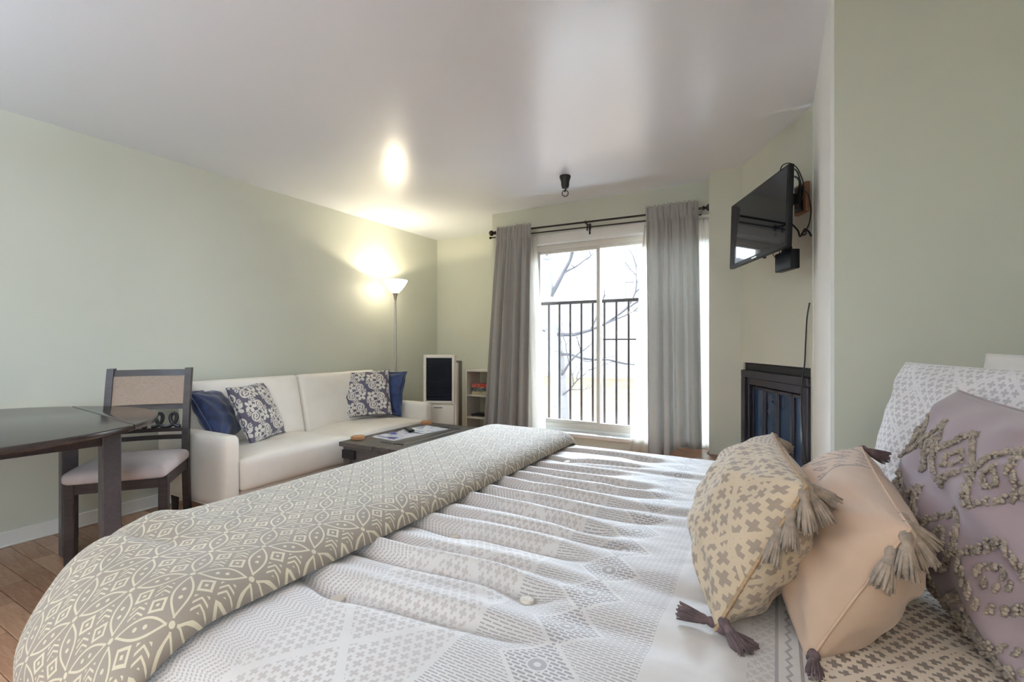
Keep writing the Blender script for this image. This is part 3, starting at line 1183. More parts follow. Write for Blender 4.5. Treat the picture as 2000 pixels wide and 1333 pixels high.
pillow('throw_pillow', 'navy velvet throw pillow leaning on the left sofa arm', (-3.40, 1.86, .640), (-.60, .79, .02), (-.35, -.29, .89), .39, .39, .17, M_NAVY, 'navy velvet throw pillows', 1, .09, M_NAVY, flange=.018)
pillow('throw_pillow', 'grey and cream damask throw pillow leaning on navy pillow at left of sofa', (-3.325, 2.10, .635), (-.434, .901, .025), (-.355, -.196, .914), .43, .43, .15, M_DAMASK, 'damask throw pillows', 2, .06, M_NAVY, .003)
pillow('throw_pillow', 'grey and cream damask throw pillow standing upright on the right half of the sofa', (-3.34, 3.165, .668), (.668, .742, .04), (-.33, .25, .90), .445, .445, .14, M_DAMASK, 'damask throw pillows', 3, .05, M_NAVY, .003)
pillow('throw_pillow', 'navy velvet throw pillow against the right sofa arm, half hidden by damask pillow', (-3.31, 3.375, .655), (.99, .10, .0), (-.02, .22, .97), .42, .40, .12, M_NAVY, 'navy velvet throw pillows', 4, .06, M_NAVY, flange=.016)

# ------------------------------------------------------------------ coffee table
ct = thing('coffee_table', 'dark weathered wooden lift-top coffee table in front of the sofa', 'coffee table', (-2.33, 2.74, 0))
zt = .45
tx0, tx1, ty0, ty1 = -.33, .33, -.47, .47
edges_x = [-.33, -.005, .065, .135, .205, .33]
for a, b_ in zip(edges_x[:-1], edges_x[1:]):
    MB().box(a, b_ - .004, ty0, ty1, zt - .03, zt, .002, 1).build('top_plank', M_COFFEE, ct)
MB().box(-.31, .31, -.45, .45, zt - .05, zt - .032, .002, 1).build('top_frame', M_COFFEE, ct)
for sx in (-1, 1):
    for sy in (-1, 1):
        cx, cy = sx * .275, sy * .415
        MB().box(cx - .035, cx + .035, cy - .035, cy + .035, 0, zt - .05, .003, 1).build('leg', M_COFFEE, ct)
for sy in (-1, 1):
    MB().box(-.24, .24, sy * .43 - .012, sy * .43 + .012, .08, zt - .05, .002, 1).build('end_panel', M_COFFEE, ct)
    for sx in (-1, 1):
        b_ = MB()
        b_.box(sx * .275 - .042, sx * .275 + .042 + (.04 if sx < 0 else 0), sy * .452 - .003, sy * .452 + .003, zt - .115, zt - .055, .001, 1)
        b_.box(sx * .312 - .003, sx * .312 + .003, sy * .415 - .04, sy * .415 + .04, zt - .115, zt - .055, .001, 1)
        for k in (-.02, .02):
            b_.lathe([(.006, 0), (.004, .003), (0, .004)], 8, M=Matrix.Translation((sx * .275 + k, sy * .455, zt - .085)) @ Matrix.Rotation(-sy * PI / 2, 4, 'X'), cap=False)
        b_.build('corner_bracket', M_BLACK, ct)
for sx in (-1, 1):
    MB().box(sx * .285 - .012, sx * .285 + .012, -.38, .38, .08, zt - .05, .002, 1).build('side_panel', M_COFFEE, ct)
for (hx, hy) in ((-.02, -.33), (.09, -.33), (-.02, .33), (.09, .33)):
    MB().box(hx - .045, hx + .045, hy - .008, hy + .008, zt - .001, zt + .0035, .001, 1).build('hinge', M_BLACK, ct)

for (x, yy, lab) in ((-2.615, 2.40, 'stack of round tan cork coasters on the near corner of the coffee table'), (-2.60, 3.14, 'stack of round tan cork coasters on the far end of the coffee table')):
    cs = thing('coaster_stack', lab, 'coasters', (x, yy, zt), 0, 'cork coaster stacks')
    for k in range(3):
        MB().lathe([(0, 0), (.046, 0), (.048, .002), (.048, .005), (.046, .007), (0, .007)], 28, (rnd.uniform(-.002, .002), rnd.uniform(-.002, .002), .0005 + k * .0072), cap=False).build('coaster', M_CORK, cs)


def mag_mat(name, seed, cols):
    m, nt, b = new_mat(name)
    co = coords(nt)
    n1 = noise(nt, co, 9 + seed, 3, .5, 1.0)
    n2 = noise(nt, co, 14 + seed, 2, .5, 2.0, (1, 1.5, 1))
    n3 = noise(nt, co, 25, 2)
    c = mixc(nt, ((n1 - .52) * 14.0).clamp(), cols[0], cols[1])
    c = mixc(nt, ((n2 - .58) * 16.0).clamp(), c, cols[2])
    c = mixc(nt, ((n3 - .66) * 14.0).clamp(), c, cols[3])
    nt.links.new(c, b.inputs['Base Color'])
    b.inputs['Roughness'].default_value = .18
    return m


def magazine(label, x, y, rz, W, L, z, mat):
    t = thing('magazine', label, 'magazine', (x, y, z), rz, 'magazines on the coffee table')
    MB().box(-W / 2 + .001, W / 2 - .001, -L / 2 + .001, L / 2 - .001, 0.0004, .0045).build('pages', M_PLAINPILLOW, t)
    P = np.zeros((14, 3, 3))
    for i, a in enumerate(np.linspace(-W / 2, W / 2, 14)):
        for j, b in enumerate((-L / 2, 0, L / 2)):
            P[i, j] = (a, b, .0052 + .003 * math.exp(-((a + W / 2) / .03) ** 2))
    MB().grid(P).build('front_cover', mat, t)


magazine('glossy open magazine with blue pictures, nearest on the coffee table', -2.44, 2.63, -.10, .235, .30, zt, mag_mat('magazine_print_blue', 0, ((.78, .78, .84), (.10, .10, .30), (.55, .55, .75), (.6, .08, .08))))
magazine('glossy magazine with pale cover, beyond the blue one on the coffee table', -2.42, 2.90, -.12, .235, .28, zt, mag_mat('magazine_print_pale', 4, ((.80, .83, .88), (.35, .45, .62), (.72, .74, .84), (.08, .09, .16))))
rm = thing('remote_control', 'black remote control lying on the magazines', 'remote control', (-2.49, 2.80, zt + .0087), 1.0)
MB().box(-.022, .022, -.075, .075, 0, .016, .005, 2).build('body', M_TV, rm)
bb = MB()
for i in range(3):
    for j in range(7):
        bb.lathe([(.0038, 0), (.0035, .0016), (0, .0018)], 8, (-.012 + .012 * i, -.055 + .015 * j, .0158), cap=False)
bb.build('buttons', M_COOLG, rm)

# ------------------------------------------------------------------ drop-leaf dining table (against the left wall)
TX, TY, TZ, TR = -3.035, .555, .78, .715
dt = thing('dining_table', 'round dark wooden drop-leaf dining table against the left wall', 'dining table', (TX, TY, 0), math.radians(-6))
YH = .50


def circ_part(y0, y1, r, gap=.0015):
    pts = []
    N = 96
    for k in range(N):
        a = 2 * PI * k / N
        pts.append((r * math.cos(a), r * math.sin(a)))
    out = [p for p in pts if y0 + gap < p[1] < y1 - gap]
    # order by angle and add cut corners
    res = []
    for yc, sgn in ((y0, -1), (y1, 1)):
        if abs(yc) < r:
            xx = math.sqrt(r * r - yc * yc)
            res += [(xx, yc - sgn * gap), (-xx, yc - sgn * gap)]
    allp = out + res
    cx = sum(p[0] for p in allp) / len(allp)
    cy = sum(p[1] for p in allp) / len(allp)
    return sorted(allp, key=lambda p: math.atan2(p[1] - cy, p[0] - cx))


MB().prism(circ_part(-YH, YH, TR), TZ - .028, TZ, .007, 3).build('tabletop', M_TABLETOP, dt)
MB().prism(circ_part(YH, 9, TR), TZ - .028, TZ, .007, 3).build('drop_leaf', M_TABLETOP, dt)
MB().prism(circ_part(-9, -YH, TR), TZ - .028, TZ, .007, 3).build('drop_leaf', M_TABLETOP, dt)
ap = MB()
ap.box(-.36, .36, -.44, -.42, TZ - .10, TZ - .028)
ap.box(-.36, .36, .42, .44, TZ - .10, TZ - .028)
ap.box(-.37, -.35, -.42, .42, TZ - .10, TZ - .028)
ap.box(.35, .37, -.42, .42, TZ - .10, TZ - .028)
ap.build('apron', M_DARKWOOD, dt)
for sx in (-1, 1):
    for sy in (-1, 1):
        cx, cy = sx * .345 + .0, sy * .455
        MB().box(cx - .034, cx + .034, cy - .034, cy + .034, 0, TZ - .028, .004, 1).build('leg', M_TABLELEG, dt)

# ------------------------------------------------------------------ dining chair
fdir = Vector((.77, -.64, 0)).normalized()
ch = thing('dining_chair', 'dark wooden dining chair with upholstered back and striped seat, tucked behind the table', 'chair', (-3.112, 1.246, 0), math.atan2(fdir.y, fdir.x) + PI / 2)
# local -y = front, x to the side
cw, cd = .196, .205
for s in (-1, 1):
    MB().box(s * cw - .021, s * cw + .021, -cd - .0, -cd + .045, 0, .43, .004, 1).build('leg', M_DARKWOOD, ch)
    pts = [(s * cw, .275, 0), (s * cw, .235, .22), (s * cw, .215, .44), (s * cw, .225, .62), (s * cw, .262, .85), (s * cw, .29, .985)]
    leg = MB()
    for (p, q) in zip(pts[:-1], pts[1:]):
        p, q = Vector(p), Vector(q)
        vs = []
        for w_ in (p, q):
            for dx, dy in ((-.017, -.022), (.017, -.022), (.017, .022), (-.017, .022)):
                vs.append((w_.x + dx, w_.y + dy, w_.z))
        leg.add(vs, [[0, 1, 5, 4], [1, 2, 6, 5], [2, 3, 7, 6], [3, 0, 4, 7]])
    leg.add([(s * cw + dx, pts[-1][1] + dy, pts[-1][2]) for dx, dy in ((-.017, -.022), (.017, -.022), (.017, .022), (-.017, .022))], [[0, 1, 2, 3]])
    weld(leg.build('leg', M_DARKWOOD, ch, smooth=False))
ap = MB()
ap.box(-cw, cw, -cd + .008, -cd + .028, .375, .435)
ap.box(-cw, cw, .20, .22, .375, .435)
for s in (-1, 1):
    ap.box(s * cw - .011, s * cw + .011, -cd + .02, .21, .375, .435)
ap.build('seat_frame', M_DARKWOOD, ch)
st = rbox(.440, .455, .062, .028, (24, 24, 6), lambda a, b: .022 * (1 - a ** 4) * (1 - b ** 4))
o = weld(st.build('seat', M_SEATFAB, ch, angle=None))
o.location = (0, -.012, .430)


def backy(z):
    return .225 + (z - .62) * (.262 - .225) / .23 if z < .85 else .262 + (z - .85) * .207


def bow(x):
    return .028 * (1 - (x / cw) ** 2)


def rail(z0, z1, th, name, mat, xi=cw - .012, nn=12, dy=0.0, arch=0.0):
    mb = MB()
    P1 = []
    for i in range(nn + 1):
        x = -xi + 2 * xi * i / nn
        b_ = bow(x)
        ar = arch * (1 - (x / cw) ** 2)
        P1.append([(x, backy(z0) + b_ - th / 2 + dy, z0), (x, backy(z1) + b_ - th / 2 + dy, z1 + ar), (x, backy(z1) + b_ + th / 2 + dy, z1 + ar), (x, backy(z0) + b_ + th / 2 + dy, z0), (x, backy(z0) + b_ - th / 2 + dy, z0)])
    mb.grid(np.array(P1))
    mb.add(P1[0][:4], [[0, 1, 2, 3]])
    mb.add(P1[-1][:4], [[3, 2, 1, 0]])
    return mb.build(name, mat, ch)


rail(.935, .975, .024, 'top_rail', M_DARKWOOD, arch=.0)
rail(.735, .770, .022, 'middle_rail', M_DARKWOOD)
rail(.600, .622, .020, 'lower_rail', M_DARKWOOD)
rail(.555, .580, .020, 'bottom_rail', M_DARKWOOD)
rail(.768, .937, .034, 'back_pad', M_CHAIRFAB, xi=cw - .018, dy=-.004)
for s in (-1, 1):
    pts = []
    for t in np.linspace(0, 1, 40):
        a = t * 2 * PI * 1.0
        x = s * (.012 + .150 * t + .034 * math.sin(2 * a))
        z = .668 + .040 * math.cos(2 * a + PI)
        pts.append((x, backy(z) + bow(x), z))
    MB().tube(pts, .0105, 8).build('scroll', M_BLACK, ch)

# ------------------------------------------------------------------ air cooler
ang = math.radians(23)
ac = thing('air_cooler', 'tall cream portable air cooler with black louvred front in the corner', 'air cooler', (-2.87, 3.665, 0), ang)
D = .34
MB().box(-.150, .150, .028, D, .05, .955, .012, 2).build('body', M_COOLG, ac)
MB().box(-.168, .168, .0, .10, .05, .945, .012, 2).build('side_shell', M_COOLW, ac)
fr = MB()
for q in ((-.155, -.128, .55, 1.022), (.128, .155, .55, 1.022), (-.128, .128, .992, 1.022), (-.128, .128, .55, .575)):
    fr.box(q[0], q[1], -.03, .05, q[2], q[3], .006, 2)
fr.build('front_frame', M_COOLW, ac)
MB().box(-.130, .130, -.012, .04, .573, .994, .003, 1).build('grille_back', M_COOLB, ac)
for k in range(13):
    z = .60 + k * .0265
    MB().box(-.127, .127, -.024, -.013, z, z + .014, .002, 1, M=None).build('louvre', M_COOLB, ac)
MB().box(-.127, .127, -.022, -.011, .948, .992, .002, 1).build('control_panel', M_COOLB, ac)
MB().box(-.150, .150, -.022, .02, .07, .54, .008, 2).build('water_tank_front', M_COOLW, ac)
MB().box(-.05, .03, -.026, -.020, .505, .513, .002, 1).build('tank_handle', M_COOLG, ac)
for sx in (-1, 1):
    for yy in (.04, .25):
        MB().lathe([(.02, 0), (.022, .02), (.022, .035), (.012, .052)], 12, (sx * .12, yy, 0)).build('caster', M_BLACK, ac)

# ------------------------------------------------------------------ cube shelf and board games
sh = thing('cube_shelf', 'narrow white open cube shelf beside the left curtain', 'shelf', (-2.825, 4.45, 0))
MB().box(-.285, -.267, 0, .28, 0, .83, .001, 1).build('side_panel', M_SHELF, sh)
MB().box(.267, .285, 0, .28, 0, .83, .001, 1).build('side_panel', M_SHELF, sh)
for z in (.812, .530, .278, .03):
    MB().box(-.267, .267, .002, .278, z, z + .018, .001, 1).build('shelf_board', M_SHELF, sh)
games = (('board game box with red lid, on the top of the pile in the cube shelf', .548 + .080, .042, (.52, .045, .05), (.75, .62, .50), -.005),
         ('blue and yellow board game box in middle of the cube shelf pile', .548 + .038, .041, (.05, .10, .20), (.72, .55, .10), .008),
         ('pale yellow board game box at bottom of the cube shelf pile', .548, .037, (.62, .55, .35), (.10, .12, .25), .0))
for i, (lab, z, hh, c1, c2, dx) in enumerate(games):
    m, nt, b = new_mat('game_print_%d' % i)
    co = coords(nt)
    f = noise(nt, co, 16 + 5 * i, 2, .4, 1.5, (1, 1, 2))
    nt.links.new(mixc(nt, ((f - .53) * 12.0).clamp(), c1, c2), b.inputs['Base Color'])
    b.inputs['Roughness'].default_value = .35
    g = thing('board_game_box', lab, 'box', (-2.845 + dx, 4.475, z), 0, 'board games in the cube shelf')
    MB().box(-.20, .20, .0, .20, hh * .45, hh, .001, 1).build('lid', m, g)
    MB().box(-.197, .197, .003, .197, 0, hh * .45, .001, 1).build('tray', m, g)
cse = thing('dark_case', 'flat black zipped case lying on the lower board of the cube shelf', 'case', (-2.985, 4.50, .296))
MB().box(-.09, .09, 0, .18, .0, .024, .009, 2).build('body', M_TV, cse)
MB().tube([(-.09, -.001, .012), (.09, -.001, .012)], .002, 6).build('zip', M_COOLG, cse)
bx_ = thing('small_box', 'small brown and tan box beside the black case in the cube shelf', 'box', (-2.80, 4.50, .296))
MB().box(-.08, .08, 0, .15, 0, .045, .002, 1).build('tray', pm('tan_card', (.50, .36, .24), .7, var=.2), bx_)
MB().box(-.05, .082, -.002, .152, .045, .085, .002, 1).build('lid', pm('red_brown_card', (.22, .05, .035), .6, var=.2), bx_)

# ------------------------------------------------------------------ fireplace and hearth
fpl = thing('fireplace', 'black bronze metal fireplace with four glass door panels in the slanted wall', 'fireplace', M=FPM.copy())
x0, x1 = .047, .883
MB().box(x0, x1, -.11, -.10, .30, .995).build('firebox', M_FIREMETAL, fpl)
MB().box(x0, x1, -.10, -.012, .945, .995, .003, 1).build('header', M_BLACK, fpl)
fr = MB()
fr.box(x0, x1, -.03, .020, .895, .945, .004, 1)
fr.box(x0, x0 + .055, -.03, .020, .30, .895, .004, 1)
fr.box(x1 - .05, x1, -.03, .020, .30, .895, .004, 1)
fr.box(x0, x1, -.03, .020, .30, .34, .004, 1)
fr.build('surround', M_FIREMETAL, fpl)
fr = MB()
fr.box(x0 + .055, x1 - .05, -.05, .002, .845, .895, .004, 1)
fr.box(x0 + .055, x0 + .085, -.05, .002, .34, .845, .004, 1)
fr.build('inner_frame', M_FIREMETAL, fpl)
dx0, dx1 = x0 + .09, x1 - .055
dw = (dx1 - dx0) / 4
for k in range(4):
    d = MB()
    a, b_ = dx0 + k * dw + .003, dx0 + (k + 1) * dw - .003
    for q in ((a, a + .016, .35, .835), (b_ - .016, b_, .35, .835), (a + .016, b_ - .016, .815, .835), (a + .016, b_ - .016, .35, .37)):
        d.box(q[0], q[1], -.045, -.020, q[2], q[3], .002, 1)
    dd = d.build('door', M_FIREMETAL, fpl)
    MB().box(a + .015, b_ - .015, -.036, -.030, .368, .817).build('pane', M_FIREGLASS, dd)

hb = thing('hearth', 'raised fireplace hearth covered with brown tiles', 'hearth', (0, 0, 0))
hp = [(-.70, 4.01), (-.455, 4.01), (-.455, 3.83), (-.235, 3.84), (.155, 3.055), (-.30, 2.83), (-.70, 3.50)]
MB().prism(hp[::-1], 0, .290).build('hearth_base', M_GROUT, hb, smooth=False)


def tile(poly):
    cx = sum(p[0] for p in poly) / len(poly)
    cy = sum(p[1] for p in poly) / len(poly)
    q = []
    for px, py in poly:
        d = Vector((px - cx, py - cy))
        L = d.length
        k = (L - .006) / L
        q.append((cx + d.x * k, cy + d.y * k))
    ar = sum(q[i][0] * q[(i + 1) % len(q)][1] - q[(i + 1) % len(q)][0] * q[i][1] for i in range(len(q)))
    if ar < 0:
        q = q[::-1]
    MB().prism(q, .289, .302, .002, 1).build('tile', M_HEARTH, hb)


tile([(-.70, 4.0), (-.455, 4.0), (-.455, 3.83), (-.35, 3.60), (-.70, 3.60)])
tile([(-.455, 3.83), (-.235, 3.84), (-.10, 3.56), (-.36, 3.44), (-.35, 3.60)])
tile([(-.70, 3.60), (-.35, 3.60), (-.36, 3.44), (-.30, 3.30), (-.58, 3.30), (-.70, 3.50)])
tile([(-.36, 3.44), (-.10, 3.56), (.03, 3.31), (-.25, 3.18), (-.30, 3.30)])
tile([(-.58, 3.30), (-.30, 3.30), (-.25, 3.18), (-.15, 2.91), (-.30, 2.83)])
tile([(-.25, 3.18), (.03, 3.31), (.155, 3.055), (-.15, 2.905)])

# ------------------------------------------------------------------ television
tc = Vector((-.107, 3.001, 1.816))
yaw, tilt = 2.004, .028
uu = Vector((math.cos(yaw), math.sin(yaw), 0))
nn = Vector((0, 0, 1)).cross(uu)       # points away from the room side? fixed below
up = Vector((0, 0, 1))
if nn.dot(nrm) < 0:
    nn = -nn
vv = (up * math.cos(tilt) - nn * math.sin(tilt)).normalized() if True else up
tv = thing('television', 'black flat screen television on a wall arm above the fireplace', 'television', M=axes(tc, -uu, Vector((0, 0, 1)) + nn * tilt * -1.0))
W_, H_ = .73, .405
# local x: from far end to near end, y up, z towards the room
zsgn = 1 if (-uu).cross(Vector((0, 0, 1))).dot(nrm) > 0 else -1
MB().box(-W_ / 2, W_ / 2, -H_ / 2, H_ / 2, min(0, -.028 * zsgn), max(0, -.028 * zsgn), .004, 2).build('panel', M_TV, tv)
MB().box(-.22, .22, -H_ / 2 + .03, H_ / 2 - .10, min(-.028 * zsgn, -.065 * zsgn), max(-.028 * zsgn, -.065 * zsgn), .012, 2).build('rear_housing', M_TV, tv)
MB().box(-W_ / 2 + .010, W_ / 2 - .010, -H_ / 2 + .022, H_ / 2 - .010, -.0005, .0016 * zsgn if zsgn > 0 else .001).build('screen', M_TVS, tv)
MB().box(-.030, .030, -H_ / 2 + .006, -H_ / 2 + .014, .0, .0022, .0004, 1).build('maker_mark', pm('silver_print', (.6, .6, .62), .3, .5), tv)
MB().lathe([(.006, -.018), (.007, -.008), (.003, 0)], 8, (.06, -H_ / 2, -.02), M=None).build('plug', M_CABLE, tv)
mt = thing('wall_mount', 'black wall arm on a wooden board behind the television', 'wall mount', M=FPM @ Matrix.Translation((.82, 0, 1.95)))
MB().box(-.06, .06, .0, .024, -.082, .085, .002, 1).build('backboard', M_BOARD, mt)
MB().box(-.035, .035, .024, .034, -.07, .07, .002, 1).build('plate', M_BLACK, mt)
MB().box(-.015, .015, .03, .19, -.03, .03, .003, 1).build('arm', M_BLACK, mt)
MB().box(-.16, .10, .165, .182, -.12, .03, .003, 1).build('bracket', M_BLACK, mt)
sb = thing('media_box', 'small black media box hanging under the television', 'media box', M=FPM @ Matrix.Translation((.957, .165, 1.580)))
MB().box(-.086, .086, -.022, .022, -.052, .050, .005, 2).build('body', M_TV, sb)
MB().box(-.078, .078, .0222, .0240, -.048, .048, .001, 1).build('front_panel', M_COOLB, sb)
MB().box(-.02, .02, -.02, .02, .045, .075, .003, 1).build('hanger', M_BLACK, sb)


def cable(name, label, pts, r=.0032):
    P_ = [Vector(p) for p in pts]
    out = []
    n = len(P_)
    for i in range(n - 1):
        a, b_, c, d = P_[max(i - 1, 0)], P_[i], P_[i + 1], P_[min(i + 2, n - 1)]
        for t in np.linspace(0, 1, 8, endpoint=False):
            out.append(.5 * ((2 * b_) + (c - a) * t + (2 * a - 5 * b_ + 4 * c - d) * t ** 2 + (3 * b_ - a - 3 * c + d) * t ** 3))
    out.append(P_[-1])
    o = MB().tube(out, r, 7).build(name, M_CABLE)
    tag(o, label, 'cable')
    return o


cable('television_cable', 'black cable looping over the top corner of the television', [fp(.86, .17, 2.02), fp(.889, .165, 2.094), fp(.91, .16, 2.114), fp(.978, .16, 2.097), fp(1.042, .16, 2.049), fp(1.08, .158, 1.99), fp(1.085, .15, 1.946), fp(1.02, .12, 1.90), fp(.93, .10, 1.88)])
cable('television_cable', 'black cable making the middle loop behind the television top corner', [fp(.88, .13, 2.0), fp(.927, .12, 2.077), fp(.968, .12, 2.057), fp(.997, .12, 2.005), fp(1.005, .12, 1.968), fp(.95, .10, 1.90)], .004)
cable('television_cable', 'black cable making the smallest loop behind the television top corner', [fp(.90, .13, 1.97), fp(.933, .13, 2.033), fp(.977, .13, 2.023), fp(1.005, .125, 1.987), fp(.98, .12, 1.93), fp(.92, .10, 1.87)], .005)
cable('television_cable', 'black cable bulging out beside the wooden board towards the wall edge', [fp(.85, .04, 2.02), fp(.911, .03, 1.95), fp(.935, .028, 1.87), fp(.93, .03, 1.803), fp(.90, .03, 1.764), fp(.87, .03, 1.75)])
cable('television_cable', 'black bundled cable knotted on the wall below the wooden board', [fp(.80, .06, 1.82), fp(.811, .03, 1.778), fp(.832, .03, 1.739), fp(.862, .035, 1.745), fp(.885, .03, 1.768), fp(.895, .03, 1.740), fp(.872, .04, 1.738), fp(.88, .03, 1.762), fp(.915, .03, 1.748), fp(.938, .028, 1.717)], .005)
cable('power_cord', 'black power cord hanging down the wall over the fireplace', [fp(.895, .012, 1.36), fp(.878, .016, 1.28), fp(.862, .014, 1.16), fp(.850, .014, 1.02), fp(.850, .03, .90), fp(.856, .034, .74), fp(.875, .034, .58), fp(.89, .032, .46)], .004)
cable('sensor_wire', 'thin tan wire dangling between television and media box', [fp(.885, .21, 1.64), fp(.90, .20, 1.61), fp(.925, .20, 1.590), fp(.936, .20, 1.562), fp(.946, .20, 1.575), fp(.950, .20, 1.61), fp(.947, .20, 1.64)], .0018)

# ------------------------------------------------------------------ bed
BX0, BX1, BY0, BY1 = -1.27, .80, .36, 1.93
bed = thing('bed', 'wide bed with mattress under the patterned comforter', 'bed', ((BX0 + BX1) / 2, (BY0 + BY1) / 2, 0))
bw, bl = (BY1 - BY0) / 2, (BX1 - BX0) / 2
M_MATT = pm('white_mattress_cloth', (.7, .7, .7), .9, bstr=.2)
def rrect(x0, x1, y0, y1, r, n=8):
    out = []
    for cx, cy, a0 in ((x1 - r, y1 - r, 0), (x0 + r, y1 - r, 90), (x0 + r, y0 + r, 180), (x1 - r, y0 + r, 270)):
        for k in range(n + 1):
            a = math.radians(a0 + 90 * k / n)
            out.append((cx + r * math.cos(a), cy + r * math.sin(a)))
    return out


MB().prism(rrect(-bl + .07, bl - .03, -bw + .075, bw - .03, .13), .38, .622, .04, 3).build('mattress', M_MATT, bed)
MB().prism(rrect(-bl + .09, bl - .03, -bw + .10, bw - .03, .12), .16, .378, .015, 2).build('box_base', M_MATT, bed)
for sx in (-1, 1):
    for sy in (-1, 1):
        MB().box(sx * (bl - .22) - .03, sx * (bl - .22) + .03, sy * (bw - .22) - .03, sy * (bw - .22) + .03, 0, .16, .003, 1).build('leg', M_DARKWOOD, bed)
MB().box(bl + .095, bl + .155, -bw, bw, .2, 1.12, .012, 2).build('headboard', M_DARKWOOD, bed)

NB = np.random.RandomState(11)


def fbm(x, y, sx, sy, seed, octs=4):
    rg = np.random.RandomState(seed)
    out = 0
    amp = 1.0
    for _ in range(octs):
        for _ in range(3):
            a, b_, c = rg.uniform(.6, 1.3), rg.uniform(-.45, .45), rg.uniform(0, 6.28)
            out = out + amp * np.sin(x * sx * b_ * 2 + y * sy * a + c + .7 * np.sin(x * sx * .9 + c * 2))
        amp *= .55
        sx *= 1.9
        sy *= 1.9
    return out / 3.5


def fold_edge(over, r):
    """over: distance past the start of the rounded edge -> (horizontal, drop)"""
    o = np.maximum(over, 0)
    th = np.minimum(o / r, PI / 2)
    return r * np.sin(th), r * (1 - np.cos(th)) + np.maximum(o - r * PI / 2, 0)


buttons = [(-.69, .586), (-.67, .914), (-.678, 1.263), (-.69, 1.653), (-.384, .738), (-.385, 1.072), (-.404, 1.441), (-.43, 1.80)]


def quilt_height(x, y):
    """surface relief of the comforter"""
    z = .0
    # fine crumple
    z = z + .0014 * fbm(x, y, 26, 60, 5, 3)
    # long creases that run up the bed from under the throw
    for (cy, x_end, dep, wd, sl) in ((.60, -.33, .012, .022, .04), (.735, -.40, .020, .020, .03), (.80, -.30, .010, .020, .02), (.905, -.36, .016, .020, .03), (.99, -.30, .010, .016, .05),
                                     (1.075, -.36, .018, .017, .02), (1.17, -.28, .012, .018, .03), (1.262, -.40, .014, .016, .02), (1.36, -.30, .011, .018, .02), (1.442, -.38, .013, .015, .01),
                                     (1.54, -.45, .009, .018, .02), (1.65, -.42, .013, .014, .01), (1.80, -.40, .010, .015, .0), (.68, -.1, .006, .03, .06), (.86, -.05, .005, .025, .05), (1.25, -.12, .005, .02, .04), (1.6, -.1, .005, .02, .02)):
        c = cy + sl * (x + .6) + .010 * np.sin(9 * x + cy * 7)
        env = 1 / (1 + np.exp((x - x_end) / .035)) * (1 / (1 + np.exp(-(x + .95) / .05)))
        dep = dep * 1.25
        z = z - dep * env * np.exp(-((y - c) / wd) ** 2)
        z = z + dep * .55 * env * np.exp(-((y - c - wd * 1.9) / (wd * 1.5)) ** 2)
    for bx, by in buttons:
        r2 = ((x - bx) / .055) ** 2 + ((y - by) / .032) ** 2
        z = z - .016 * np.exp(-r2)
    z = z + .006 * fbm(x, y, 4, 5, 8, 2)
    # soft rolls on the plain band
    z = z + .006 * np.exp(-((x + .08) / .10) ** 2) * np.sin(y * 21 + 4 * x)
    return z


CT = .700           # comforter top


def comf_pos(S, Tt, base=CT, lift=0.0, relief=True, r=.16, xs=-1.14, y0=.44, y1=1.88):
    """S: distance coordinate along x, Tt along y (flat metres); cloth over a rounded block"""
    S, Tt = np.asarray(S, float), np.asarray(Tt, float)
    y0 = y0 + .05 * np.clip((-.92 - S) / .28, 0, 1) ** 1.5
    qx = np.maximum(xs - S, 0)
    qn = np.maximum(y0 - Tt, 0)
    qf = np.maximum(Tt - y1, 0)
    dn = np.hypot(qx, qn) + 1e-9
    hn, zn = fold_edge(dn, r)                       # near and foot edges, the corner rounded in plan
    df = np.hypot(qx, qf) + 1e-9
    hf, zf = fold_edge(df, .075)
    far = Tt > y1
    kf = np.clip(qf / .1, 0, 1)
    x = np.where(S < xs, xs - np.where(far, (hn * (1 - kf) + hf * kf) * qx / df, hn * qx / dn), S)
    yy = np.where(Tt < y0, y0 - hn * qn / dn, np.where(far, y1 + hf * qf / df, Tt))
    dr = np.where(far, zn * (1 - kf) + zf * kf, zn)
    z = base + lift - dr
    z = np.maximum(z, .05)
    return x, yy, z


def cloth_obj(name, S0, S1, T0, T1, nS, nT, mat, lift=0.0, relief_fn=None, parent=None, edge=None, base=CT, **kw):
    S, Tt = np.meshgrid(np.linspace(S0, S1, nS), np.linspace(T0, T1, nT), indexing='ij')
    x, yy, z = comf_pos(S, Tt, base, lift, **kw)
    x, yy, z = x.copy(), yy.copy(), z.copy()
    if relief_fn is not None:
        x, yy, z = relief_fn(S, Tt, x, yy, z)
    P_ = np.stack([x, yy, z], -1)
    UV = np.stack([S, Tt], -1)
    return MB().grid(P_, UV, flip=False).build(name, mat, parent, angle=None)


def comf_relief(S, Tt, x, yy, z):
    flat = np.clip((Tt - .38) / .08, 0, 1) * np.clip((1.95 - Tt) / .08, 0, 1)
    z = z + quilt_height(S, Tt) * flat
    side = np.clip((.36 - Tt) / .1, 0, 1)
    yy = yy + side * .012 * np.sin(S * 19 + 2 * np.sin(S * 7))
    return x, yy, z


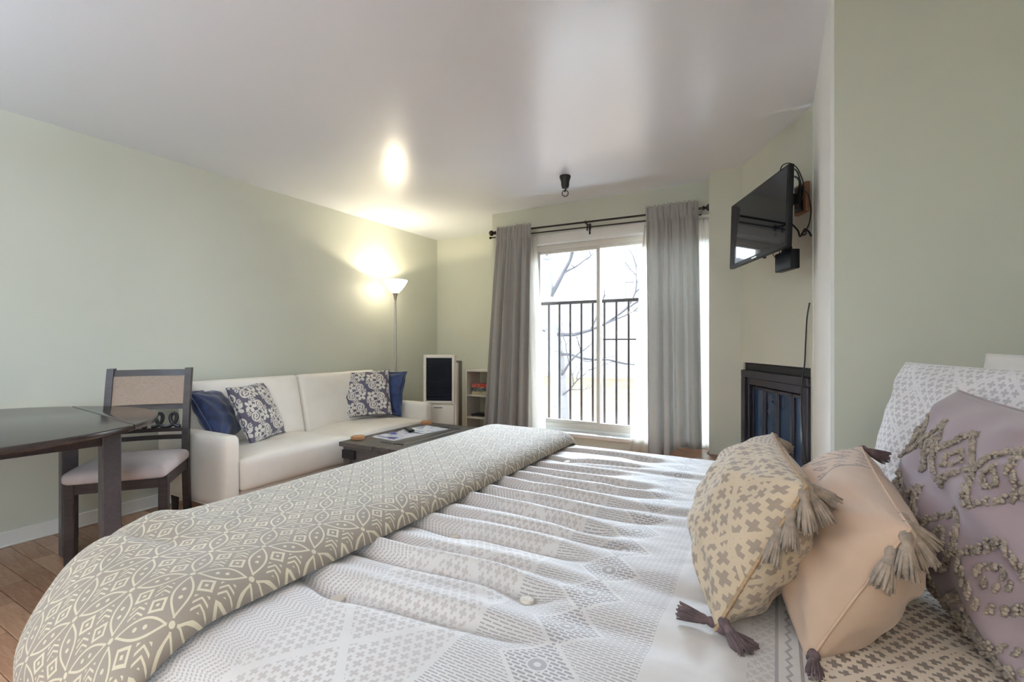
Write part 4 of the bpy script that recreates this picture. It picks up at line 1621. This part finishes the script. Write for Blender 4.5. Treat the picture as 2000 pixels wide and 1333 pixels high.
cf = thing('comforter', 'cream comforter with woven taupe diamonds and brick dashes, covering the bed', 'comforter', (0, 0, 0))
o = cloth_obj('cover', -1.62, .78, -.02, 2.30, 330, 360, M_COMF, relief_fn=comf_relief, parent=cf)
md = o.modifiers.new('thickness', 'SOLIDIFY')
md.thickness = .012
md.offset = -1
M_BTN = pm('cream_button_cloth', (.66, .60, .53), .6, var=.06, bstr=.2, bscale=700)
btn0 = None
for bx, by in buttons[1:2] + buttons[:1] + buttons[2:]:
    zz = float(CT + quilt_height(np.array(bx), np.array(by)))
    if btn0 is None:
        btn0 = MB().lathe([(0, -.006), (.012, -.005), (.0135, 0), (.012, .0035), (.006, .0052), (0, .0056)], 20, cap=False).build('button', M_BTN, cf)
        o = btn0
    else:
        o = dup(btn0, cf)
    o.location = (bx, by, zz + .004)
    o.rotation_euler = (rnd.uniform(-.1, .1), rnd.uniform(-.1, .1), 0)


# throw blanket along the foot of the bed, its right edge a thick soft roll
def throw_relief(S, Tt, x, yy, z):
    # rounded right hem
    e_ = np.clip((S - (-.845)) / .085, 0, 1)
    z = z + .050 * np.sqrt(np.clip(1 - e_ ** 2, 0, 1)) - .012
    # far end rounds over as well
    # gentle waves and the fold near the corner
    z = z + .004 * fbm(S, Tt, 5, 6, 21, 2) * np.clip((1 - e_) * 3, 0, 1)
    near = np.exp(-((Tt - .53) / .035) ** 2) * np.clip((-1.0 - S) / .15, 0, 1)
    z = z + .014 * near
    crease = np.exp(-((Tt - .455 - .12 * (S + 1.2)) / .016) ** 2) * np.clip((-.9 - S) / .2, 0, 1)
    z = z - .010 * crease
    side = np.clip((.36 - Tt) / .12, 0, 1)
    yy = yy - .012 - side * (.010 * np.sin(S * 17 + 1.0) + .01)
    foot = np.clip((-1.2 - S) / .1, 0, 1)
    x = x - .014 * foot
    return x, yy, z


tb = thing('throw_blanket', 'taupe blanket with cream leaf and chevron pattern, folded across the foot of the bed', 'blanket', (0, 0, 0))
o = cloth_obj('cloth', -1.56, -.76, .04, 2.22, 130, 260, M_THROW, lift=.022, relief_fn=throw_relief, parent=tb)
md = o.modifiers.new('thickness', 'SOLIDIFY')
md.thickness = .008
md.offset = -1


# ------------------------------------------------------------------ bed pillows
def tassel(parent, p, d, L=.062, r=.017, mat=M_TASSEL, seed=0, n=30):
    """knot, neck and a skirt of separate strands; p and d in the pillow's own space"""
    rg = random.Random(seed)
    d = Vector(d).normalized()
    a = d.orthogonal().normalized()
    b_ = d.cross(a)
    p = Vector(p)
    mb = MB()
    R = Matrix(((a.x, b_.x, d.x, p.x), (a.y, b_.y, d.y, p.y), (a.z, b_.z, d.z, p.z), (0, 0, 0, 1)))
    mb.lathe([(.001, -.004), (.0065, .0), (.0085, .006), (.0065, .012), (.0055, .014), (.0075, .018), (.008, .022), (.006, .028)], 12, M=R, cap=False)
    for k in range(n):
        an = 2 * PI * k / n * 3.0 + rg.uniform(-.2, .2)
        rr = r * math.sqrt(rg.uniform(.15, 1))
        ll = L * rg.uniform(.86, 1.06)
        pts = []
        for t in (0, .35, .7, 1):
            w = rr * (t ** .8) + .003
            pts.append(R @ Vector((math.cos(an + t * .15) * w, math.sin(an + t * .15) * w, .014 + (ll - .014) * t)))
        mb.tube(pts, [.0022, .0024, .0021, .0014], 5)
    return mb.build('tassel', mat, parent, angle=None)


def wdir(t, d):
    return t.matrix_world.to_3x3().inverted() @ Vector(d)


bpy.context.view_layer.update()

# lumbar pillow with crosses, nearest the foot
M_TRIM = pm('braided_brown_trim', (.33, .22, .13), .9, var=.3, nscale=200, bstr=.5, bscale=900)
M_EMBT = pm('beige_cotton_trim', (.50, .35, .26), .9, var=.05)
pA, sA = pillow('lumbar_pillow', 'tan lumbar pillow with brown crosses and tassels, frontmost of the bed pillows', (-.044, .985, .822), (.107, -.994, .0), (.45, .05, .89), .42, .26, .185, M_LUMBAR, None, 6, .03, M_TRIM, .003, .006, .52, m=2.2)
bpy.context.view_layer.update()
for i, (px, py, d, mt_) in enumerate(((.207, .122, (.10, -.12, -1), 0), (.203, .088, (-.02, -.3, -1), 0), (.200, .058, (-.2, -.4, -1), 0), (.195, .128, (.5, -.1, -.9), 0), (.165, .127, (.8, .1, -.6), 0),
                                     (.203, -.126, (.85, -.30, -.22), 1), (.205, -.112, (.45, -.5, -.30), 1), (.196, -.127, (-.5, -.1, .1), 1), (-.205, .126, (.5, .4, -.5), 0))):
    tassel(pA, (px, py, 0), wdir(pA, d), .056, .0100, M_TASSELD if mt_ else M_TASSEL, i, 34)

pB, sB = pillow('lumbar_pillow', 'plain beige lumbar pillow with embroidered diamonds and tassels, second of the bed pillows', (.098, 1.015, .804), (-.02, -1, -.03), (.46, 0, .885), .48, .24, .20, M_EMB, None, 9, .03, M_EMBT, .002, .007, .52, m=2.2)
bpy.context.view_layer.update()
for i, (px, py, d, mt_) in enumerate(((.232, .085, (-.30, -.35, -1), 0), (.236, .112, (-.02, -.25, -1), 0), (.215, .117, (.45, -.1, -1), 0), (.180, .116, (.75, .1, -.8), 0), (-.236, .116, (.6, .25, -.25), 1),
                                     (.235, -.112, (.25, -.8, -.22), 1), (.234, -.104, (-.05, -.9, -.2), 1))):
    tassel(pB, (px, py, 0), wdir(pB, d), .056, .0112, M_TASSELD if mt_ else M_TASSEL, 20 + i, 38)

# large mauve pillow with tufted diamonds
pC, sC = pillow('square_pillow', 'large mauve pillow with tufted yarn diamonds at the right of the bed', (.318, 1.095, .858), (.05, -1, 0), (.27, 0, .963), .60, .365, .19, M_MAUVE, None, 12, .06, M_MAUVE, .003, .008, .46, m=2.4)
tu = MB()
ico = bmesh.new()
bmesh.ops.create_icosphere(ico, subdivisions=1, radius=1)
icv = [v.co.copy() for v in ico.verts]
icf = [[v.index for v in f.verts] for f in ico.faces]
ico.free()
rt = random.Random(4)


def knot(x, yv, r=.0030):
    if abs(x) > .285 or abs(yv) > .165:
        return
    z = sC(x, yv)
    rr = r * rt.uniform(.75, 1.25)
    tu.add([(x + v.x * rr * rt.uniform(.8, 1.2), yv + v.y * rr * rt.uniform(.8, 1.2), z + .0018 + v.z * rr) for v in icv], icf)


def tuft_line(p, q, w=.0060, step=.0034):
    p, q = Vector(p), Vector(q)
    n = max(2, int((q - p).length / step))
    t_ = (q - p).normalized()
    no = Vector((-t_.y, t_.x))
    for i in range(n):
        for k in (-1, 0, 1):
            c = p + (q - p) * (i / n) + no * (k * w * .62) + Vector((rt.uniform(-.001, .001), rt.uniform(-.001, .001)))
            knot(c.x, c.y)


def tuft_diamond(cx, cy, hx, hy):
    for kx, ww in ((1.0, .0062), (.34, .0040)):
        P_ = [(cx - hx * kx, cy), (cx, cy + hy * kx), (cx + hx * kx, cy), (cx, cy - hy * kx)]
        for i in range(4):
            tuft_line(P_[i], P_[(i + 1) % 4], ww)


for k, cy in enumerate((.070, -.052, -.150)):
    for i in range(-3, 4):
        cx = .055 + i * .112 + (.056 if k % 2 else 0)
        if abs(cx) < .28:
            tuft_diamond(cx, cy, .052, .050 if k < 2 else .04)
o = tu.build('tufting', M_TUFT, pC, angle=None)
tag(o, 'grey-brown looped yarn', None, kind='stuff')

pD, sD = pillow('pillow_sham', 'white bed pillow in a grey cross patterned sham, behind the mauve pillow', (.435, 1.40, .885), (.5, -.866, 0), (.25, .144, .957), .66, .41, .19, M_SHAM, None, 15, .03, M_SHAM, .004, .006, .40, m=2.6)
pE, sE = pillow('bed_pillow', 'plain white bed pillow behind the patterned sham', (.640, 1.44, .905), (.62, -.785, 0), (.20, .144, .957), .62, .42, .14, M_PLAINPILLOW, None, 17, .03, M_PLAINPILLOW, .003, .006, .40, m=2.6)
